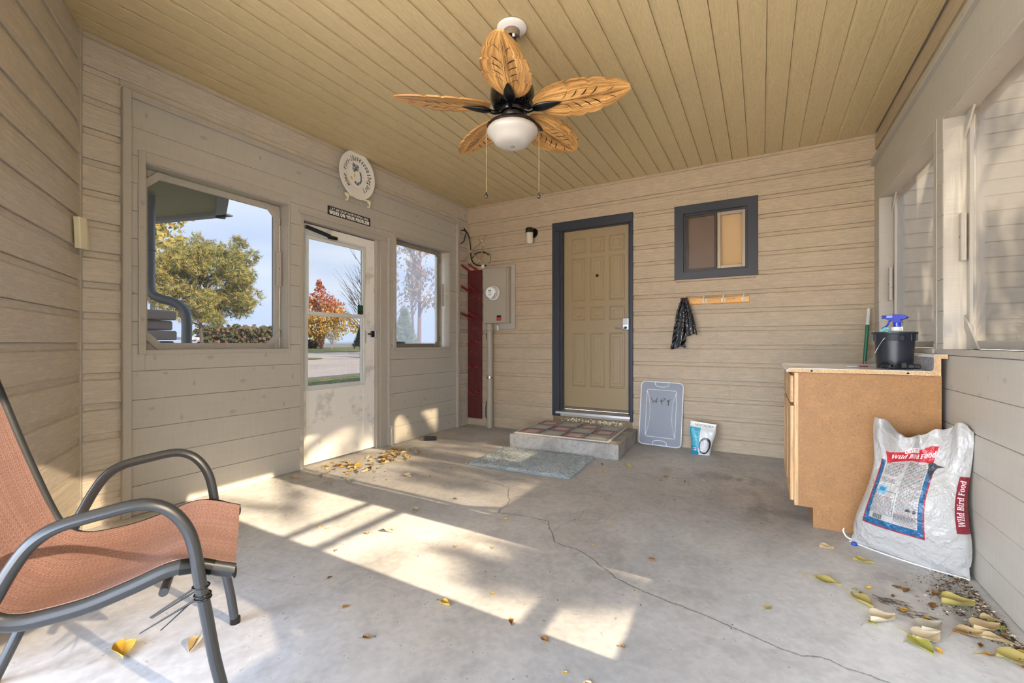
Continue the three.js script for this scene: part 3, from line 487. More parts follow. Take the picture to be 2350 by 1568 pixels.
// ------------------------------------------------------------------ ceiling fan
{
  const f = thing('ceiling_fan', 'ceiling fan with five carved wooden leaf blades, black motor and white glass bowl', 'ceiling fan', [-1.225, H, -2.175]);
  const Y = (y) => y - H , CX = 0.038, CZ = 0.075; // the loose canopy sits askew of the motor
  part('canopy_ring', lathe([[0.043, Y(2.735)], [0.043, Y(2.757)], [0.082, Y(2.757)], [0.082, Y(2.748)], [0.072, Y(2.742)], [0.05, Y(2.733)], [0.043, Y(2.735)]], 40), M.white, f, [CX, 0, CZ]);
  part('outlet_box', lathe([[0.0, Y(2.757)], [0.043, Y(2.757)], [0.043, Y(2.70)], [0.0385, Y(2.70)], [0.0385, Y(2.752)], [0.0, Y(2.752)]], 32), std({ color: 0x8a7a66, roughness: 0.6 }), f, [CX, 0, CZ]);
  part('bracket', merge([box(-0.036, 0.036, Y(2.705), Y(2.709), -0.009, 0.009), box(-0.036, -0.032, Y(2.705), Y(2.752), -0.009, 0.009), box(0.032, 0.036, Y(2.705), Y(2.752), -0.009, 0.009)]), M.steel, f, [CX, 0, CZ]);
  part('wire_nut', lathe([[0, Y(2.69)], [0.007, Y(2.69)], [0.008, Y(2.715)], [0, Y(2.72)]], 12).translate(0.022, 0, 0.018), M.white, f, [CX, 0, CZ]);
  part('wires', merge([tube([[0.05, Y(2.71), 0.08], [0.05, Y(2.68), 0.06], [0.022, Y(2.62), 0.03]], 0.003, 14, 6), tube([[0.02, Y(2.72), 0.09], [0.05, Y(2.69), 0.08], [0.02, Y(2.62), 0.036]], 0.003, 14, 6)]), M.black, f);
  part('downrod', rod([0, Y(2.5), 0], [CX * 0.8, Y(2.71), CZ * 0.8], 0.013), M.black, f);
  part('motor_housing', lathe([[0.0, Y(2.545)], [0.03, Y(2.545)], [0.038, Y(2.53)], [0.07, Y(2.52)], [0.108, Y(2.495)], [0.124, Y(2.455)], [0.126, Y(2.415)], [0.118, Y(2.385)], [0.1, Y(2.368)], [0.06, Y(2.36)], [0, Y(2.36)]], 48), M.blackGloss, f);
  const fins = []; for (let k = 0; k < 36; k++) { const g = box(0.07, 0.108, Y(2.358), Y(2.368), -0.0025, 0.0025, 0.001); g.rotateY((k / 36) * Math.PI * 2); fins.push(g); } part('vent_fins', merge(fins), M.blackGloss, f);
  part('flywheel', lathe([[0, Y(2.36)], [0.066, Y(2.36)], [0.07, Y(2.352)], [0.07, Y(2.335)], [0.062, Y(2.328)], [0, Y(2.328)]], 40), M.blackGloss, f);
  part('switch_housing', lathe([[0, Y(2.328)], [0.058, Y(2.328)], [0.06, Y(2.322)], [0.06, Y(2.285)], [0, Y(2.285)]], 40), M.bronze, f);
  const fit = part('bowl_fitter', lathe([[0.0, Y(2.292)], [0.06, Y(2.292)], [0.085, Y(2.284)], [0.136, Y(2.262)], [0.1465, Y(2.247)], [0.142, Y(2.242)], [0.0, Y(2.244)]], 48), M.bronze, f);
  for (const a of [-1.05, 2.09]) mesh('thumb_screw', rod([Math.cos(a) * 0.13, Y(2.25), Math.sin(a) * 0.13], [Math.cos(a) * 0.152, Y(2.238), Math.sin(a) * 0.152], 0.006, 0.0075, 8), M.bronze, fit);
  part('glass_bowl', lathe([[0.136, Y(2.243)], [0.143, Y(2.234)], [0.1445, Y(2.222)], [0.14, Y(2.209)], [0.129, Y(2.198)], [0.118, Y(2.187)], [0.109, Y(2.175)], [0.101, Y(2.164)], [0.088, Y(2.154)], [0.066, Y(2.147)], [0.037, Y(2.1435)], [0.0, Y(2.1425)]], 48), phys({ color: 0xbfbab0, roughness: 0.3, clearcoat: 0.3, clearcoatRoughness: 0.2 }), f);
  part('bowl_finial', lathe([[0, Y(2.1435)], [0.013, Y(2.144)], [0.011, Y(2.1395)], [0, Y(2.137)]], 16), std({ color: 0x857d73, roughness: 0.6 }), f);
  for (const [a, dx, dz] of [[0, -0.128, 0.075], [1, 0.13, -0.074]]) {
    const c = part('pull_chain', rod([dx, Y(1.885), dz], [dx, Y(2.247), dz], 0.0016, 0.0016, 6), std({ color: 0xcbb694, roughness: 0.4, metalness: 0.4 }), f);
    mesh('chain_drop', lathe([[0, 0], [0.007, 0.004], [0.0105, 0.013], [0.009, 0.022], [0.004, 0.034], [0, 0.04]], 16).translate(dx, Y(1.847), dz), phys({ color: 0x2b2530, roughness: 0.12, clearcoat: 1 }), c);
  }
  // carved blades: half-widths along the length, notched like leaf edges
  const halfW = (t, s) => { const base = 0.128 * Math.pow(Math.max(0, Math.sin(Math.PI * Math.pow(clamp(0.02 + 0.965 * t), 0.86))), 0.62); let n = 0; for (const [c, d] of s > 0 ? [[0.4, 0.017], [0.62, 0.022], [0.8, 0.01]] : [[0.35, 0.014], [0.52, 0.02], [0.7, 0.018]]) { const q = (t - c) / 0.06; if (q > 0 && q < 1) n = Math.max(n, d * (1 - q) * (1 - q)); const e = (t - c) / 0.008; if (e <= 0 && e > -1) n = Math.max(n, d * (1 + e)); } return base - n; };
  const R0 = 0.13, R1 = 0.65, droop = (t, s) => -0.010 * Math.sin(t * Math.PI * 0.9) + 0.022 * (1 - t) * 0 - 0.006 * s * s * Math.sin(Math.PI * t) - 0.012 * t * t;
  const bladePt = (t, s, dy = 0) => [lerp(R0, R1, t), droop(t, s) + dy, s * halfW(t, s)];
  const bladeGeo = thick(16, 60, (u, v) => bladePt(v, 1 - u * 2), 0.008, (u, v) => [v * 0.55, u * 0.26]);
  const veins = [];
  const strip = (pts, w) => { // shallow dark slot: a lens-shaped ribbon under the blade
    const c = curve(pts.map(([t, s]) => V(t, s, 0))), n = 14, pos = [], uv = [];
    const at = (k, side) => { const p = c.getPoint(k / n), tg = c.getTangent(k / n), ww = w * Math.sin(Math.PI * clamp(k / n, 0.02, 0.98)) * side, L = R1 - R0; const t = p.x + (-tg.y * ww) / L * 1, s = p.y + (tg.x * ww) / 0.12; const hw = 0.128; const q = bladePt(clamp(t), clamp(s, -1, 1), -0.0006); q[1] = droop(clamp(t), s) - 0.0092; return q; };
    for (let k = 0; k < n; k++) { const a = at(k, -1), b = at(k, 1), d = at(k + 1, -1), e = at(k + 1, 1); for (const p of [a, b, e, a, e, d]) { pos.push(...p); uv.push(0, 0); } }
    return build(pos, uv);
  };
  for (const s of [1, -1]) for (const [t, w] of [[0.3, 0.0022], [0.4, 0.0034], [0.5, 0.004], [0.6, 0.0044], [0.76, 0.0026]]) veins.push(strip([[t, s * 0.1], [t + 0.06, s * 0.3], [t + 0.1, s * 0.56]], w));
  veins.push(strip([[0.74, 0.02], [0.85, -0.05], [0.95, 0.02]], 0.0018), strip([[0.2, 0.0], [0.45, 0.015], [0.74, 0]], 0.0014));
  const veinGeo = merge(veins), slot = std({ color: 0x2a160a, roughness: 0.8, side: THREE.DoubleSide });
  const spoon = (() => { // leaf-shaped black blade iron with a neck
    const g = sheet(20, 20, (u, v) => { const a = u * Math.PI * 2, t = v, r = 0.032 * Math.pow(Math.sin(Math.PI * Math.pow(clamp(t, 0.001, 0.999), 0.62)), 0.8); return [lerp(0.115, 0.29, t), -0.022 + Math.sin(a) * r * 0.42 + 0.004 * t, Math.cos(a) * r]; });
    return merge([g, tube([[0.055, -0.012, 0], [0.08, -0.02, 0.004], [0.1, -0.028, -0.002], [0.125, -0.024, 0]], 0.0115, 14, 10)]);
  })();
  for (let k = 0; k < 5; k++) {
    const a = (63 + 72 * k + 2) * D2R, arm = new THREE.Group(); arm.name = 'blade_assembly'; arm.position.y = Y(2.352); arm.rotation.y = -a; f.add(arm);
    const b = mesh('blade', bladeGeo, M.fanWood, arm); b.rotation.x = -13 * D2R; b.position.y = 0.0; const v = mesh('blade_veins', veinGeo, slot, arm); v.rotation.x = b.rotation.x;
    const i = mesh('blade_iron', spoon, M.black, arm); i.rotation.x = -9 * D2R;
  }
}
// ------------------------------------------------------------------ things on the walls
{ // painted plate with wooden hanger
  const t = thing('decorative_plate', 'round white plate lettered round its rim, hung above the storm door', 'plate', [-3.238, 2.562, -2.815], Math.PI / 2);
  const pm = draw(1024, 1024, (c, W) => {
    c.fillStyle = '#eae7dd'; c.fillRect(0, 0, W, W); c.translate(W / 2, W / 2); const R = PRNG(44);
    c.strokeStyle = '#cfcabc'; c.lineWidth = 5; c.beginPath(); c.ellipse(0, -6, 235, 272, 0, 0, 7); c.stroke();
    for (let k = 0; k < 900; k++) { const a = -2.6 + 4.9 * R(), top = k % 3 === 0, r = 150 + 42 * (R() - 0.5); let x = Math.cos(a) * r * 0.72 + 22, y = Math.sin(a) * r + 20; if (top) { x = -30 + 90 * (R() - 0.5) * 1.8; y = -165 + 70 * (R() - 0.5) * 1.8; } if (!top && a > -1.9 && a < -0.9) continue; c.strokeStyle = ['#3b4458', '#6d7688', '#272d3c', '#9aa2b0', '#55607a'][Math.floor(R() * 5)]; c.lineWidth = 3 + 4 * R(); c.beginPath(); c.moveTo(x, y); c.quadraticCurveTo(x + 24 * (R() - 0.5), y + 24 * (R() - 0.5), x + 44 * (R() - 0.5), y + 44 * (R() - 0.5)); c.stroke(); }
    c.fillStyle = '#d6a83a'; for (const [x, y, r] of [[-150, 78, 22], [-128, 96, 16], [-58, -6, 20], [-70, 40, 12], [-38, 10, 10]]) { c.beginPath(); c.arc(x, y, r, 0, 7); c.fill(); }
    c.fillStyle = '#22201f'; c.font = 'italic bold 118px serif'; c.textAlign = 'center'; c.textBaseline = 'middle';
    const word = (s, a0, step) => { let a = a0; for (const ch of s) { c.save(); c.rotate(a); c.translate(0, -350); c.scale(0.8, 1.15); c.fillText(ch, 0, 0); c.restore(); a += ch === 'i' || ch === 'l' || ch === ' ' ? step * 0.7 : step; } };
    word('mine', -2.35, 0.19); word('eyes', -1.42, 0.19); word('-I', -0.72, 0.17); word('have', -0.36, 0.19); word('seen', 0.42, 0.2); word('the', 1.24, 0.2); word('glory', 1.82, 0.19);
  });
  const prof = [[0, 0.006], [0.1, 0.006], [0.115, 0.009], [0.13, 0.014], [0.2, 0.024], [0.205, 0.022], [0.203, 0.018], [0.13, 0.006], [0.1, -0.001], [0, -0.001]];
  const g = lathe(prof, 72); const p = g.attributes.position, u = g.attributes.uv; for (let i = 0; i < p.count; i++) u.setXY(i, 0.5 + p.getX(i) / 0.42, 0.5 - p.getZ(i) / 0.42); g.rotateX(Math.PI / 2); g.scale(1, 1.06, 1);
  part('dish', g, phys({ map: pm, roughness: 0.25, clearcoat: 0.4 }), t).position.z = 0.012;
  const h = part('hanger_bar', box(-0.14, 0.14, -0.208, -0.192, 0.02, 0.036, 0.004), M.cream, t); h.rotation.z = 0;
  for (const s of [-1, 1]) { const k = part('hanger_hook', tube([[s * 0.125, -0.196, 0.034], [s * 0.125, -0.215, 0.05], [s * 0.125, -0.245, 0.052], [s * 0.125, -0.262, 0.035], [s * 0.125, -0.25, 0.02]], 0.006, 16, 8), M.cream, t); mesh('heart', (() => { const q = new THREE.Shape(); q.moveTo(0, -0.02); q.bezierCurveTo(0.03, 0, 0.02, 0.022, 0, 0.01); q.bezierCurveTo(-0.02, 0.022, -0.03, 0, 0, -0.02); const e = new THREE.ExtrudeGeometry(q, { depth: 0.007, bevelEnabled: true, bevelSize: 0.001, bevelThickness: 0.001, bevelSegments: 1 }); e.translate(s * 0.125, -0.215, 0.04); return e; })(), M.cream, k); }
}
{
  const t = thing('sign', 'narrow black and white slogan plaque above the storm door', 'sign', [-3.2505, 2.181, -2.764], Math.PI / 2);
  const pm = draw(1536, 240, (c, W, Hh) => { c.fillStyle = '#22242a'; c.fillRect(0, 0, W, Hh); c.fillStyle = '#f2f0e6'; c.textAlign = 'center'; c.textBaseline = 'middle'; c.font = 'bold 84px sans-serif'; const put = (s, y, w) => { const k = w / c.measureText(s).width; c.save(); c.translate(W / 2, y); c.scale(k, 1); c.fillText(s, 0, 0); c.restore(); }; put('LET ME STOP EVERYTHING AND', 64, 1380); c.font = 'bold 128px sans-serif'; c.lineWidth = 8; c.strokeStyle = '#f2f0e6'; const s = 'WORK ON YOUR PROBLEM', k = 1440 / c.measureText(s).width; c.translate(W / 2, 166); c.scale(k, 1.05); c.fillText(s, 0, 0); c.strokeText(s, 0, 0); });
  const g = box(-0.237, 0.237, -0.038, 0.038, 0, 0.006, 0.001, false), p = g.attributes.position, u = g.attributes.uv; for (let i = 0; i < p.count; i++) u.setXY(i, (p.getX(i) + 0.237) / 0.474, (p.getY(i) + 0.038) / 0.076);
  part('board', g, std({ map: pm, roughness: 0.5 }), t);
}
{ // wall lantern: black base, ribbed glass jar
  const t = thing('wall_lamp', 'small jelly-jar wall light with black base left of the house door', 'wall light', [-2.325, 2.31, -4.633]);
  part('base', new THREE.CylinderGeometry(0.052, 0.058, 0.022, 28).rotateX(Math.PI / 2).translate(0, 0.01, 0.011), M.black, t);
  part('arm', merge([rod([0, 0.01, 0.02], [0, 0.02, 0.1], 0.02, 0.022, 16), lathe([[0, 0.05], [0.036, 0.05], [0.046, 0.04], [0.048, -0.002], [0.043, -0.008], [0, -0.008]], 28).translate(0, 0.0, 0.105)]), M.black, t);
  const pr = [[0.04, -0.006]]; for (let k = 0; k < 7; k++) { const y = -0.012 - k * 0.0155; pr.push([0.043, y], [0.0405, y - 0.008]); } pr.push([0.036, -0.125], [0.024, -0.133], [0, -0.135]);
  part('glass_jar', lathe(pr, 28).translate(0, 0, 0.105), phys({ color: 0xefe6d2, roughness: 0.25, transmission: 0.35, thickness: 0 }), t);
  part('bulb', new THREE.SphereGeometry(0.024, 14, 10).scale(1, 1.4, 1).translate(0, -0.06, 0.105), std({ color: 0xf3f0e6, roughness: 0.3 }), t);
}
{ // electric meter cabinet on its backboard
  const t = thing('meter_box', 'putty-coloured electric meter cabinet with a round white meter', 'meter box', [0, 0, -4.633]);
  part('backboard', box(-3.01, -2.562, 1.2, 1.98, 0, 0.026, 0.006), M.trim, t);
  const b = part('cabinet', box(-2.955, -2.612, 1.27, 1.937, 0.026, 0.096, 0.004), M.meter, t); mesh('cover', box(-2.957, -2.634, 1.274, 1.934, 0.096, 0.108, 0.004), M.meter, b); mesh('hood', box(-2.962, -2.606, 1.93, 1.944, 0.02, 0.114, 0.003), M.meter, b);
  part('conduit_hub', lathe([[0.03, 1.181], [0.044, 1.181], [0.046, 1.2], [0.046, 1.262], [0.03, 1.27]], 24).translate(-2.888, 0, 0.071), M.meter, t);
  const mt = part('meter', lathe([[0, 0], [0.087, 0], [0.09, 0.008], [0.09, 0.022], [0.083, 0.026], [0, 0.026]], 40).rotateX(Math.PI / 2).translate(-2.805, 1.634, 0.108), std({ color: 0xd9d8d2, roughness: 0.35 }), t);
  mesh('dome', lathe([[0, 0.09], [0.05, 0.09], [0.064, 0.086], [0.07, 0.076], [0.073, 0.026], [0, 0.026]], 40).rotateX(Math.PI / 2).translate(-2.805, 1.634, 0.108), phys({ color: 0xf1f2f0, roughness: 0.12, clearcoat: 1, clearcoatRoughness: 0.05 }), mt);
  const face = draw(256, 256, (c) => { c.fillStyle = '#eff0ee'; c.fillRect(0, 0, 256, 256); c.fillStyle = '#8e979c'; c.fillRect(80, 62, 84, 44); c.fillStyle = '#3a4248'; c.font = 'bold 34px monospace'; c.fillText('8826', 84, 96); c.fillStyle = '#666'; c.fillRect(70, 128, 110, 6); c.fillRect(84, 146, 80, 5); for (let k = 0; k < 26; k++) c.fillRect(70 + k * 4.4, 166, (k * 7) % 3 + 1, 26); c.fillRect(92, 204, 70, 5); });
  const fg = new THREE.CircleGeometry(0.06, 40).translate(-2.805, 1.634, 0.1985); mesh('dial', fg, std({ map: face, roughness: 0.3 }), mt);
  mesh('slot', new THREE.TorusGeometry(0.066, 0.004, 6, 16, 0.9).rotateZ(-1.05).translate(-2.805, 1.634, 0.19), M.dark, mt);
  const sl = part('padlock_seal', box(-2.762, -2.7, 1.3, 1.345, 0.108, 0.13, 0.008), std({ color: 0xb3372f, roughness: 0.35 }), t); mesh('seal_cap', box(-2.758, -2.704, 1.34, 1.362, 0.108, 0.128, 0.006), M.dark, sl);
  const tg = part('seal_tag', box(-2.79, -2.768, 1.185, 1.245, 0.06, 0.066, 0.002), M.white, t); mesh('seal_wire', tube([[-2.775, 1.245, 0.063], [-2.77, 1.27, 0.075], [-2.765, 1.3, 0.11]], 0.0015, 8, 5), M.steel, tg);
}
{
  const t = thing('conduit_pipe', 'tan painted conduit running from the meter cabinet down to the floor', 'pipe', [-2.888, 0, -4.562]);
  part('pipe', rod([0, 0, 0], [0, 1.18, 0], 0.037, 0.037, 24), M.meter, t); part('pipe_strap', lathe([[0.037, 0.6], [0.039, 0.6], [0.039, 0.625], [0.037, 0.625]], 24), M.steel, t);
  part('ground_wire', tube([[-0.07, 1.15, -0.03], [-0.055, 1.08, -0.02], [-0.04, 1.03, -0.03]], 0.005, 10, 6), M.black, t); part('wire_stub', tube([[-0.055, 0.36, -0.035], [-0.075, 0.25, -0.03], [-0.07, 0.13, -0.02], [-0.05, 0.11, -0.01]], 0.006, 12, 6), M.black, t);
}
{ // red board with six pairs of pegs
  const t = thing('peg_rack', 'tall dark red board with six pairs of red pegs in the corner', 'rack', [-3.148, 0, -4.633]);
  part('board', box(-0.105, 0.108, 0.085, 1.95, 0, 0.02, 0.003), M.redBoard, t);
  [[1.925, 0.22], [1.665, 0.22], [1.338, 0.22], [1.035, 0.065], [0.722, 0.065], [0.408, 0.065]].forEach(([y, L], k) => { for (const x of [-0.045, 0.074]) part('peg', rod([x, y, 0.018], [x - (x < 0 ? 0.0 : 0.012), y + L * 0.28, 0.018 + L], 0.0135, 0.0135, 12), M.redPeg, t); });
  const R = PRNG(12), cs = []; for (let k = 0; k < 22; k++) { const g = new THREE.CircleGeometry(0.003 + 0.004 * R(), 5); g.scale(0.5, 1.6, 1); g.rotateZ(R() * 3); g.translate(-0.06 + 0.13 * R(), [1.6, 1.22, 0.36, 0.9][k % 4] + 0.06 * (R() - 0.5), 0.0206); cs.push(g); } const c = part('paint_scuffs', merge(cs), std({ color: 0xb98f86 }), t); c.userData.kind = 'stuff';
}
{ // star of lashed twigs
  const t = thing('twig_star', 'star of thin lashed twigs hanging over the top of the red peg board', 'ornament', [0, 0, -4.46]);
  const P = { a: [-3.245, 2.05, -0.02], b: [-3.1, 2.155, 0.0], c: [-2.935, 2.262, 0.0], d: [-2.905, 2.215, 0.015], e: [-2.955, 2.03, 0.01], g: [-2.935, 1.975, -0.01], h: [-2.87, 2.33, 0.0] }, R = PRNG(18);
  const tw = (p, q, r) => part('twig', tube([p, [lerp(p[0], q[0], 0.35) + 0.008 * (R() - 0.5), lerp(p[1], q[1], 0.35) + 0.008 * (R() - 0.5), lerp(p[2], q[2], 0.35)], [lerp(p[0], q[0], 0.7) + 0.01 * (R() - 0.5), lerp(p[1], q[1], 0.7) + 0.01 * (R() - 0.5), lerp(p[2], q[2], 0.7)], q], r, 12, 7), M.stick, t);
  tw(P.a, P.b, 0.0075); tw(P.b, P.c, 0.0075); tw(P.b, P.e, 0.006); tw(P.d, P.e, 0.006); tw([-2.917, 2.235, 0.012], [-2.94, 2.02, 0.02], 0.0055); tw(P.c, P.h, 0.005); tw([-2.985, 2.305, 0], [-2.945, 2.24, 0.01], 0.004); tw([-3.09, 2.15, -0.02], [-2.95, 2.16, -0.08], 0.005); tw([-2.985, 2.19, -0.06], [-2.965, 2.12, -0.06], 0.004); tw(P.e, [-2.985, 1.985, 0.0], 0.005);
  for (const q of [P.b, P.c, P.e, P.d]) part('lashing', new THREE.TorusKnotGeometry(0.009, 0.0028, 30, 6).translate(...q), M.cream, t);
  part('hanging_loop', tube([[-2.92, 2.13, -0.1], [-2.875, 2.12, -0.09], [-2.86, 2.05, -0.08], [-2.885, 1.99, -0.07]], 0.0035, 16, 6), std({ color: 0x4c6a4a, roughness: 0.6 }), t);
  part('clip', box(-2.95, -2.915, 1.945, 1.98, -0.03, -0.01, 0.003), M.white, t);
}
{ // black cable loops by the corner
  const t = thing('cable', 'black cable looping in the back left corner above the peg board', 'cable', [0, 0, 0]);
  part('cord', merge([tube([[-3.255, 2.465, -4.545], [-3.235, 2.44, -4.56], [-3.24, 2.37, -4.54], [-3.235, 2.3, -4.5], [-3.225, 2.255, -4.42]], 0.006, 24, 8), tube([[-3.24, 2.43, -4.46], [-3.225, 2.435, -4.52], [-3.215, 2.39, -4.58], [-3.21, 2.27, -4.61], [-3.2, 2.1, -4.62], [-3.13, 2.02, -4.62], [-3.02, 2.0, -4.62], [-2.98, 2.0, -4.62]], 0.0075, 40, 8), tube([[-3.19, 2.1, -4.61], [-3.1, 2.16, -4.6], [-3.0, 2.16, -4.61], [-2.93, 2.12, -4.61]], 0.006, 24, 8)]), M.black, t);
  part('grommet', new THREE.SphereGeometry(0.016, 12, 8).scale(0.4, 1, 1).translate(-3.257, 2.468, -4.545), M.black, t);
}
{ const t = thing('doorbell_button', 'tiny round black eyelet high in the back left corner', 'fitting', [-3.258, 2.634, -4.555], Math.PI / 2); part('ring', new THREE.TorusGeometry(0.011, 0.004, 8, 18), std({ color: 0x8a8a86, roughness: 0.4 }), t); part('hole', new THREE.CircleGeometry(0.01, 16).translate(0, 0, 0.001), M.black, t); }
{ // cream plastic cover in the near corner
  const t = thing('sensor_cover', 'cream plastic strip cover bridging the near left corner', 'cover', [-3.142, 1.612, -0.912], 136 * D2R);
  t.rotation.z = 0; const b = part('body', prism([[-0.05, 0], [0.048, 0], [0.05, 0.01], [0.015, 0.022], [0.005, 0.026], [-0.046, 0.026], [-0.05, 0.02]], -0.08, 0.08, (a, z, l) => V(a, l, z)), M.cream, t); b.rotation.z = 0.08;
}
{ // coat hooks
  const t = thing('coat_rack', 'short pine coat rack with four white hooks under the small window', 'coat rack', [-0.389, 1.44, -4.633]);
  part('board', prism([[0, -0.034], [0.013, -0.034], [0.017, -0.028], [0.017, 0.03], [0.013, 0.036], [0, 0.036]], -0.293, 0.293, (z, y, l) => V(l, y, z)), M.pine, t);
  const br = std({ color: 0xe4dcc6, roughness: 0.25, metalness: 0.15 });
  for (const x of [-0.262, -0.088, 0.08, 0.25]) { const h = part('hook', merge([new THREE.CylinderGeometry(0.021, 0.023, 0.005, 20).rotateX(Math.PI / 2).translate(x, 0, 0.0195), tube([[x, 0.006, 0.02], [x, 0.004, 0.036], [x, 0.016, 0.05], [x, 0.034, 0.056]], 0.0055, 14, 8), tube([[x, -0.004, 0.02], [x, -0.016, 0.034], [x, -0.012, 0.044]], 0.005, 10, 8), new THREE.SphereGeometry(0.0085, 12, 8).translate(x, 0.038, 0.056), new THREE.SphereGeometry(0.007, 12, 8).translate(x, -0.01, 0.046)]), br, t); for (const s of [-1, 1]) mesh('hook_screw', new THREE.CylinderGeometry(0.0035, 0.0035, 0.002, 8).rotateX(Math.PI / 2).translate(x + s * 0.014, -0.002, 0.0228), M.dark, h); }
  for (const x of [-0.18, 0.166]) part('board_screw', new THREE.CylinderGeometry(0.004, 0.004, 0.002, 8).rotateX(Math.PI / 2).translate(x, 0.006, 0.0175), M.dark, t);
}
{ // shiny black scarf folded over the first hook
  const t = thing('scarf', 'shiny black vinyl scarf folded over the left hook of the coat rack', 'scarf', [-0.651, 1.452, -4.58]);
  const vinyl = phys({ color: 0x0b0c10, roughness: 0.18, clearcoat: 0.8, clearcoatRoughness: 0.12, side: THREE.DoubleSide }), R = PRNG(3), ph = [0, 1, 2, 3].map(() => R() * 6);
  const fall = (pts, w0, w1, z0, k) => thick(28, 46, (u, v) => { const n = pts.length - 1, q = v * n, i = Math.min(n - 1, Math.floor(q)), f = q - i, cx = lerp(pts[i][0], pts[i + 1][0], f), cy = lerp(pts[i][1], pts[i + 1][1], f), w = lerp(w0, w1, Math.pow(v, 0.7)), a = (u - 0.5); return [cx + a * w, cy + 0.012 * Math.sin(u * 5 + ph[0]) * v, z0 + 0.011 * Math.sin(u * 9 + k + v * 1.5) + 0.0035 * Math.sin(u * 31 + v * 26 + k) * Math.sin(v * 17 + u * 7) + 0.0025 * Math.sin(v * 60 + u * 12 + k)]; }, 0.0025);
  part('long_tail', fall([[-0.002, 0.012], [-0.028, -0.12], [-0.04, -0.27], [-0.062, -0.47]], 0.05, 0.135, 0.012, 0.4), vinyl, t);
  part('short_tail', fall([[0.004, 0.012], [0.034, -0.12], [0.052, -0.22], [0.07, -0.345]], 0.045, 0.1, 0.036, 2.1), vinyl, t);
  part('fold', thick(12, 10, (u, v) => { const a = v * Math.PI; return [(u - 0.5) * 0.06 + 0.0, 0.004 + 0.014 * Math.sin(a), 0.026 - 0.016 * Math.cos(a)]; }, 0.0025), vinyl, t);
  const l = part('red_lining', box(-0.014, -0.002, -0.035, 0.004, 0.024, 0.034, 0.002), std({ color: 0xa03248, roughness: 0.5 }), t); l.userData.label = 'red lining showing at the fold';
}
// ------------------------------------------------------------------ things on the floor
const slabTop = (pts, y0, y1, bevel = 0.006) => { const s = new THREE.Shape(pts.map(([x, z]) => new THREE.Vector2(x, -z))); const g = new THREE.ExtrudeGeometry(s, { depth: y1 - y0 - 2 * bevel, bevelEnabled: true, bevelSize: bevel, bevelThickness: bevel, bevelOffset: -bevel, bevelSegments: 2 }); g.rotateX(-Math.PI / 2); g.translate(0, y0 + bevel, 0); return g; };
{
  const t = thing('doorstep', 'low cast concrete step under the house door', 'step', [-1.64, 0, -4.22], 2.4 * D2R);
  part('block', slabTop([[-0.535, 0.42], [0.535, 0.42], [0.535, -0.4], [-0.535, -0.4]], 0, 0.139, 0.008), M.concrete, t);
}
{ // plaid mat on the step
  const t = thing('patchwork_mat', 'doormat of maroon and grey patchwork squares on the concrete step', 'doormat', [-1.675, 0.139, -4.215], 2.4 * D2R);
  const pm = draw(1024, 768, (c, W, Hh) => {
    const R = PRNG(20); c.fillStyle = '#b9b4aa'; c.fillRect(0, 0, W, Hh); const nx = 4, ny = 3, cw = W / nx, ch = Hh / ny;
    for (let i = 0; i < nx; i++) for (let j = 0; j < ny; j++) {
      const red = (i + j) % 2 === 0, x = i * cw, y = j * ch; c.fillStyle = red ? '#84495c' : '#9ba3a6'; c.fillRect(x, y, cw, ch); c.fillStyle = red ? '#c09a9c' : '#bcc0bb'; c.fillRect(x + 20, y + 20, cw - 40, ch - 40); c.fillStyle = red ? '#8f5064' : '#a7adb0'; c.fillRect(x + 44, y + 44, cw - 88, ch - 88); c.fillStyle = red ? '#d0c3bb' : '#cdcac0'; c.fillRect(x + 54, y + 54, cw - 108, ch - 108);
      c.fillStyle = ['#8496a0', '#6f7488', '#86a0a8'][Math.floor(R() * 3)]; c.fillRect(x + cw - 20, y, 18, ch); c.fillRect(x, y + ch - 16, cw, 12);
    }
    for (let k = 0; k < 15000; k++) { c.fillStyle = R() < 0.5 ? 'rgba(255,255,255,0.10)' : 'rgba(20,10,20,0.12)'; c.fillRect(R() * W, R() * Hh, 2 + 5 * R(), 1.5); }
  });
  const g = sheet(40, 30, (u, v) => [lerp(-0.45, 0.45, u), 0.0105 + 0.0006 * Math.sin(u * 23) * Math.sin(v * 17), lerp(-0.355, 0.355, v)], (u, v) => [u, 1 - v]); part('pile', g, std({ map: pm, bumpMap: M.shag.bumpMap, bumpScale: 0.001, roughness: 0.95, side: THREE.DoubleSide }), t);
  part('backing', box(-0.45, 0.45, 0, 0.0098, -0.355, 0.355, 0.002), std({ color: 0xa9a49b, roughness: 0.9 }), t);
  const bm = std({ color: 0xcfcac0, roughness: 0.85 }); for (const [a, b, c, d] of [[-0.475, -0.448, -0.38, 0.38], [0.448, 0.475, -0.38, 0.38], [-0.448, 0.448, 0.353, 0.38], [-0.448, 0.448, -0.38, -0.353]]) part('binding', box(a, b, 0, 0.012, c, d, 0.004), bm, t);
}
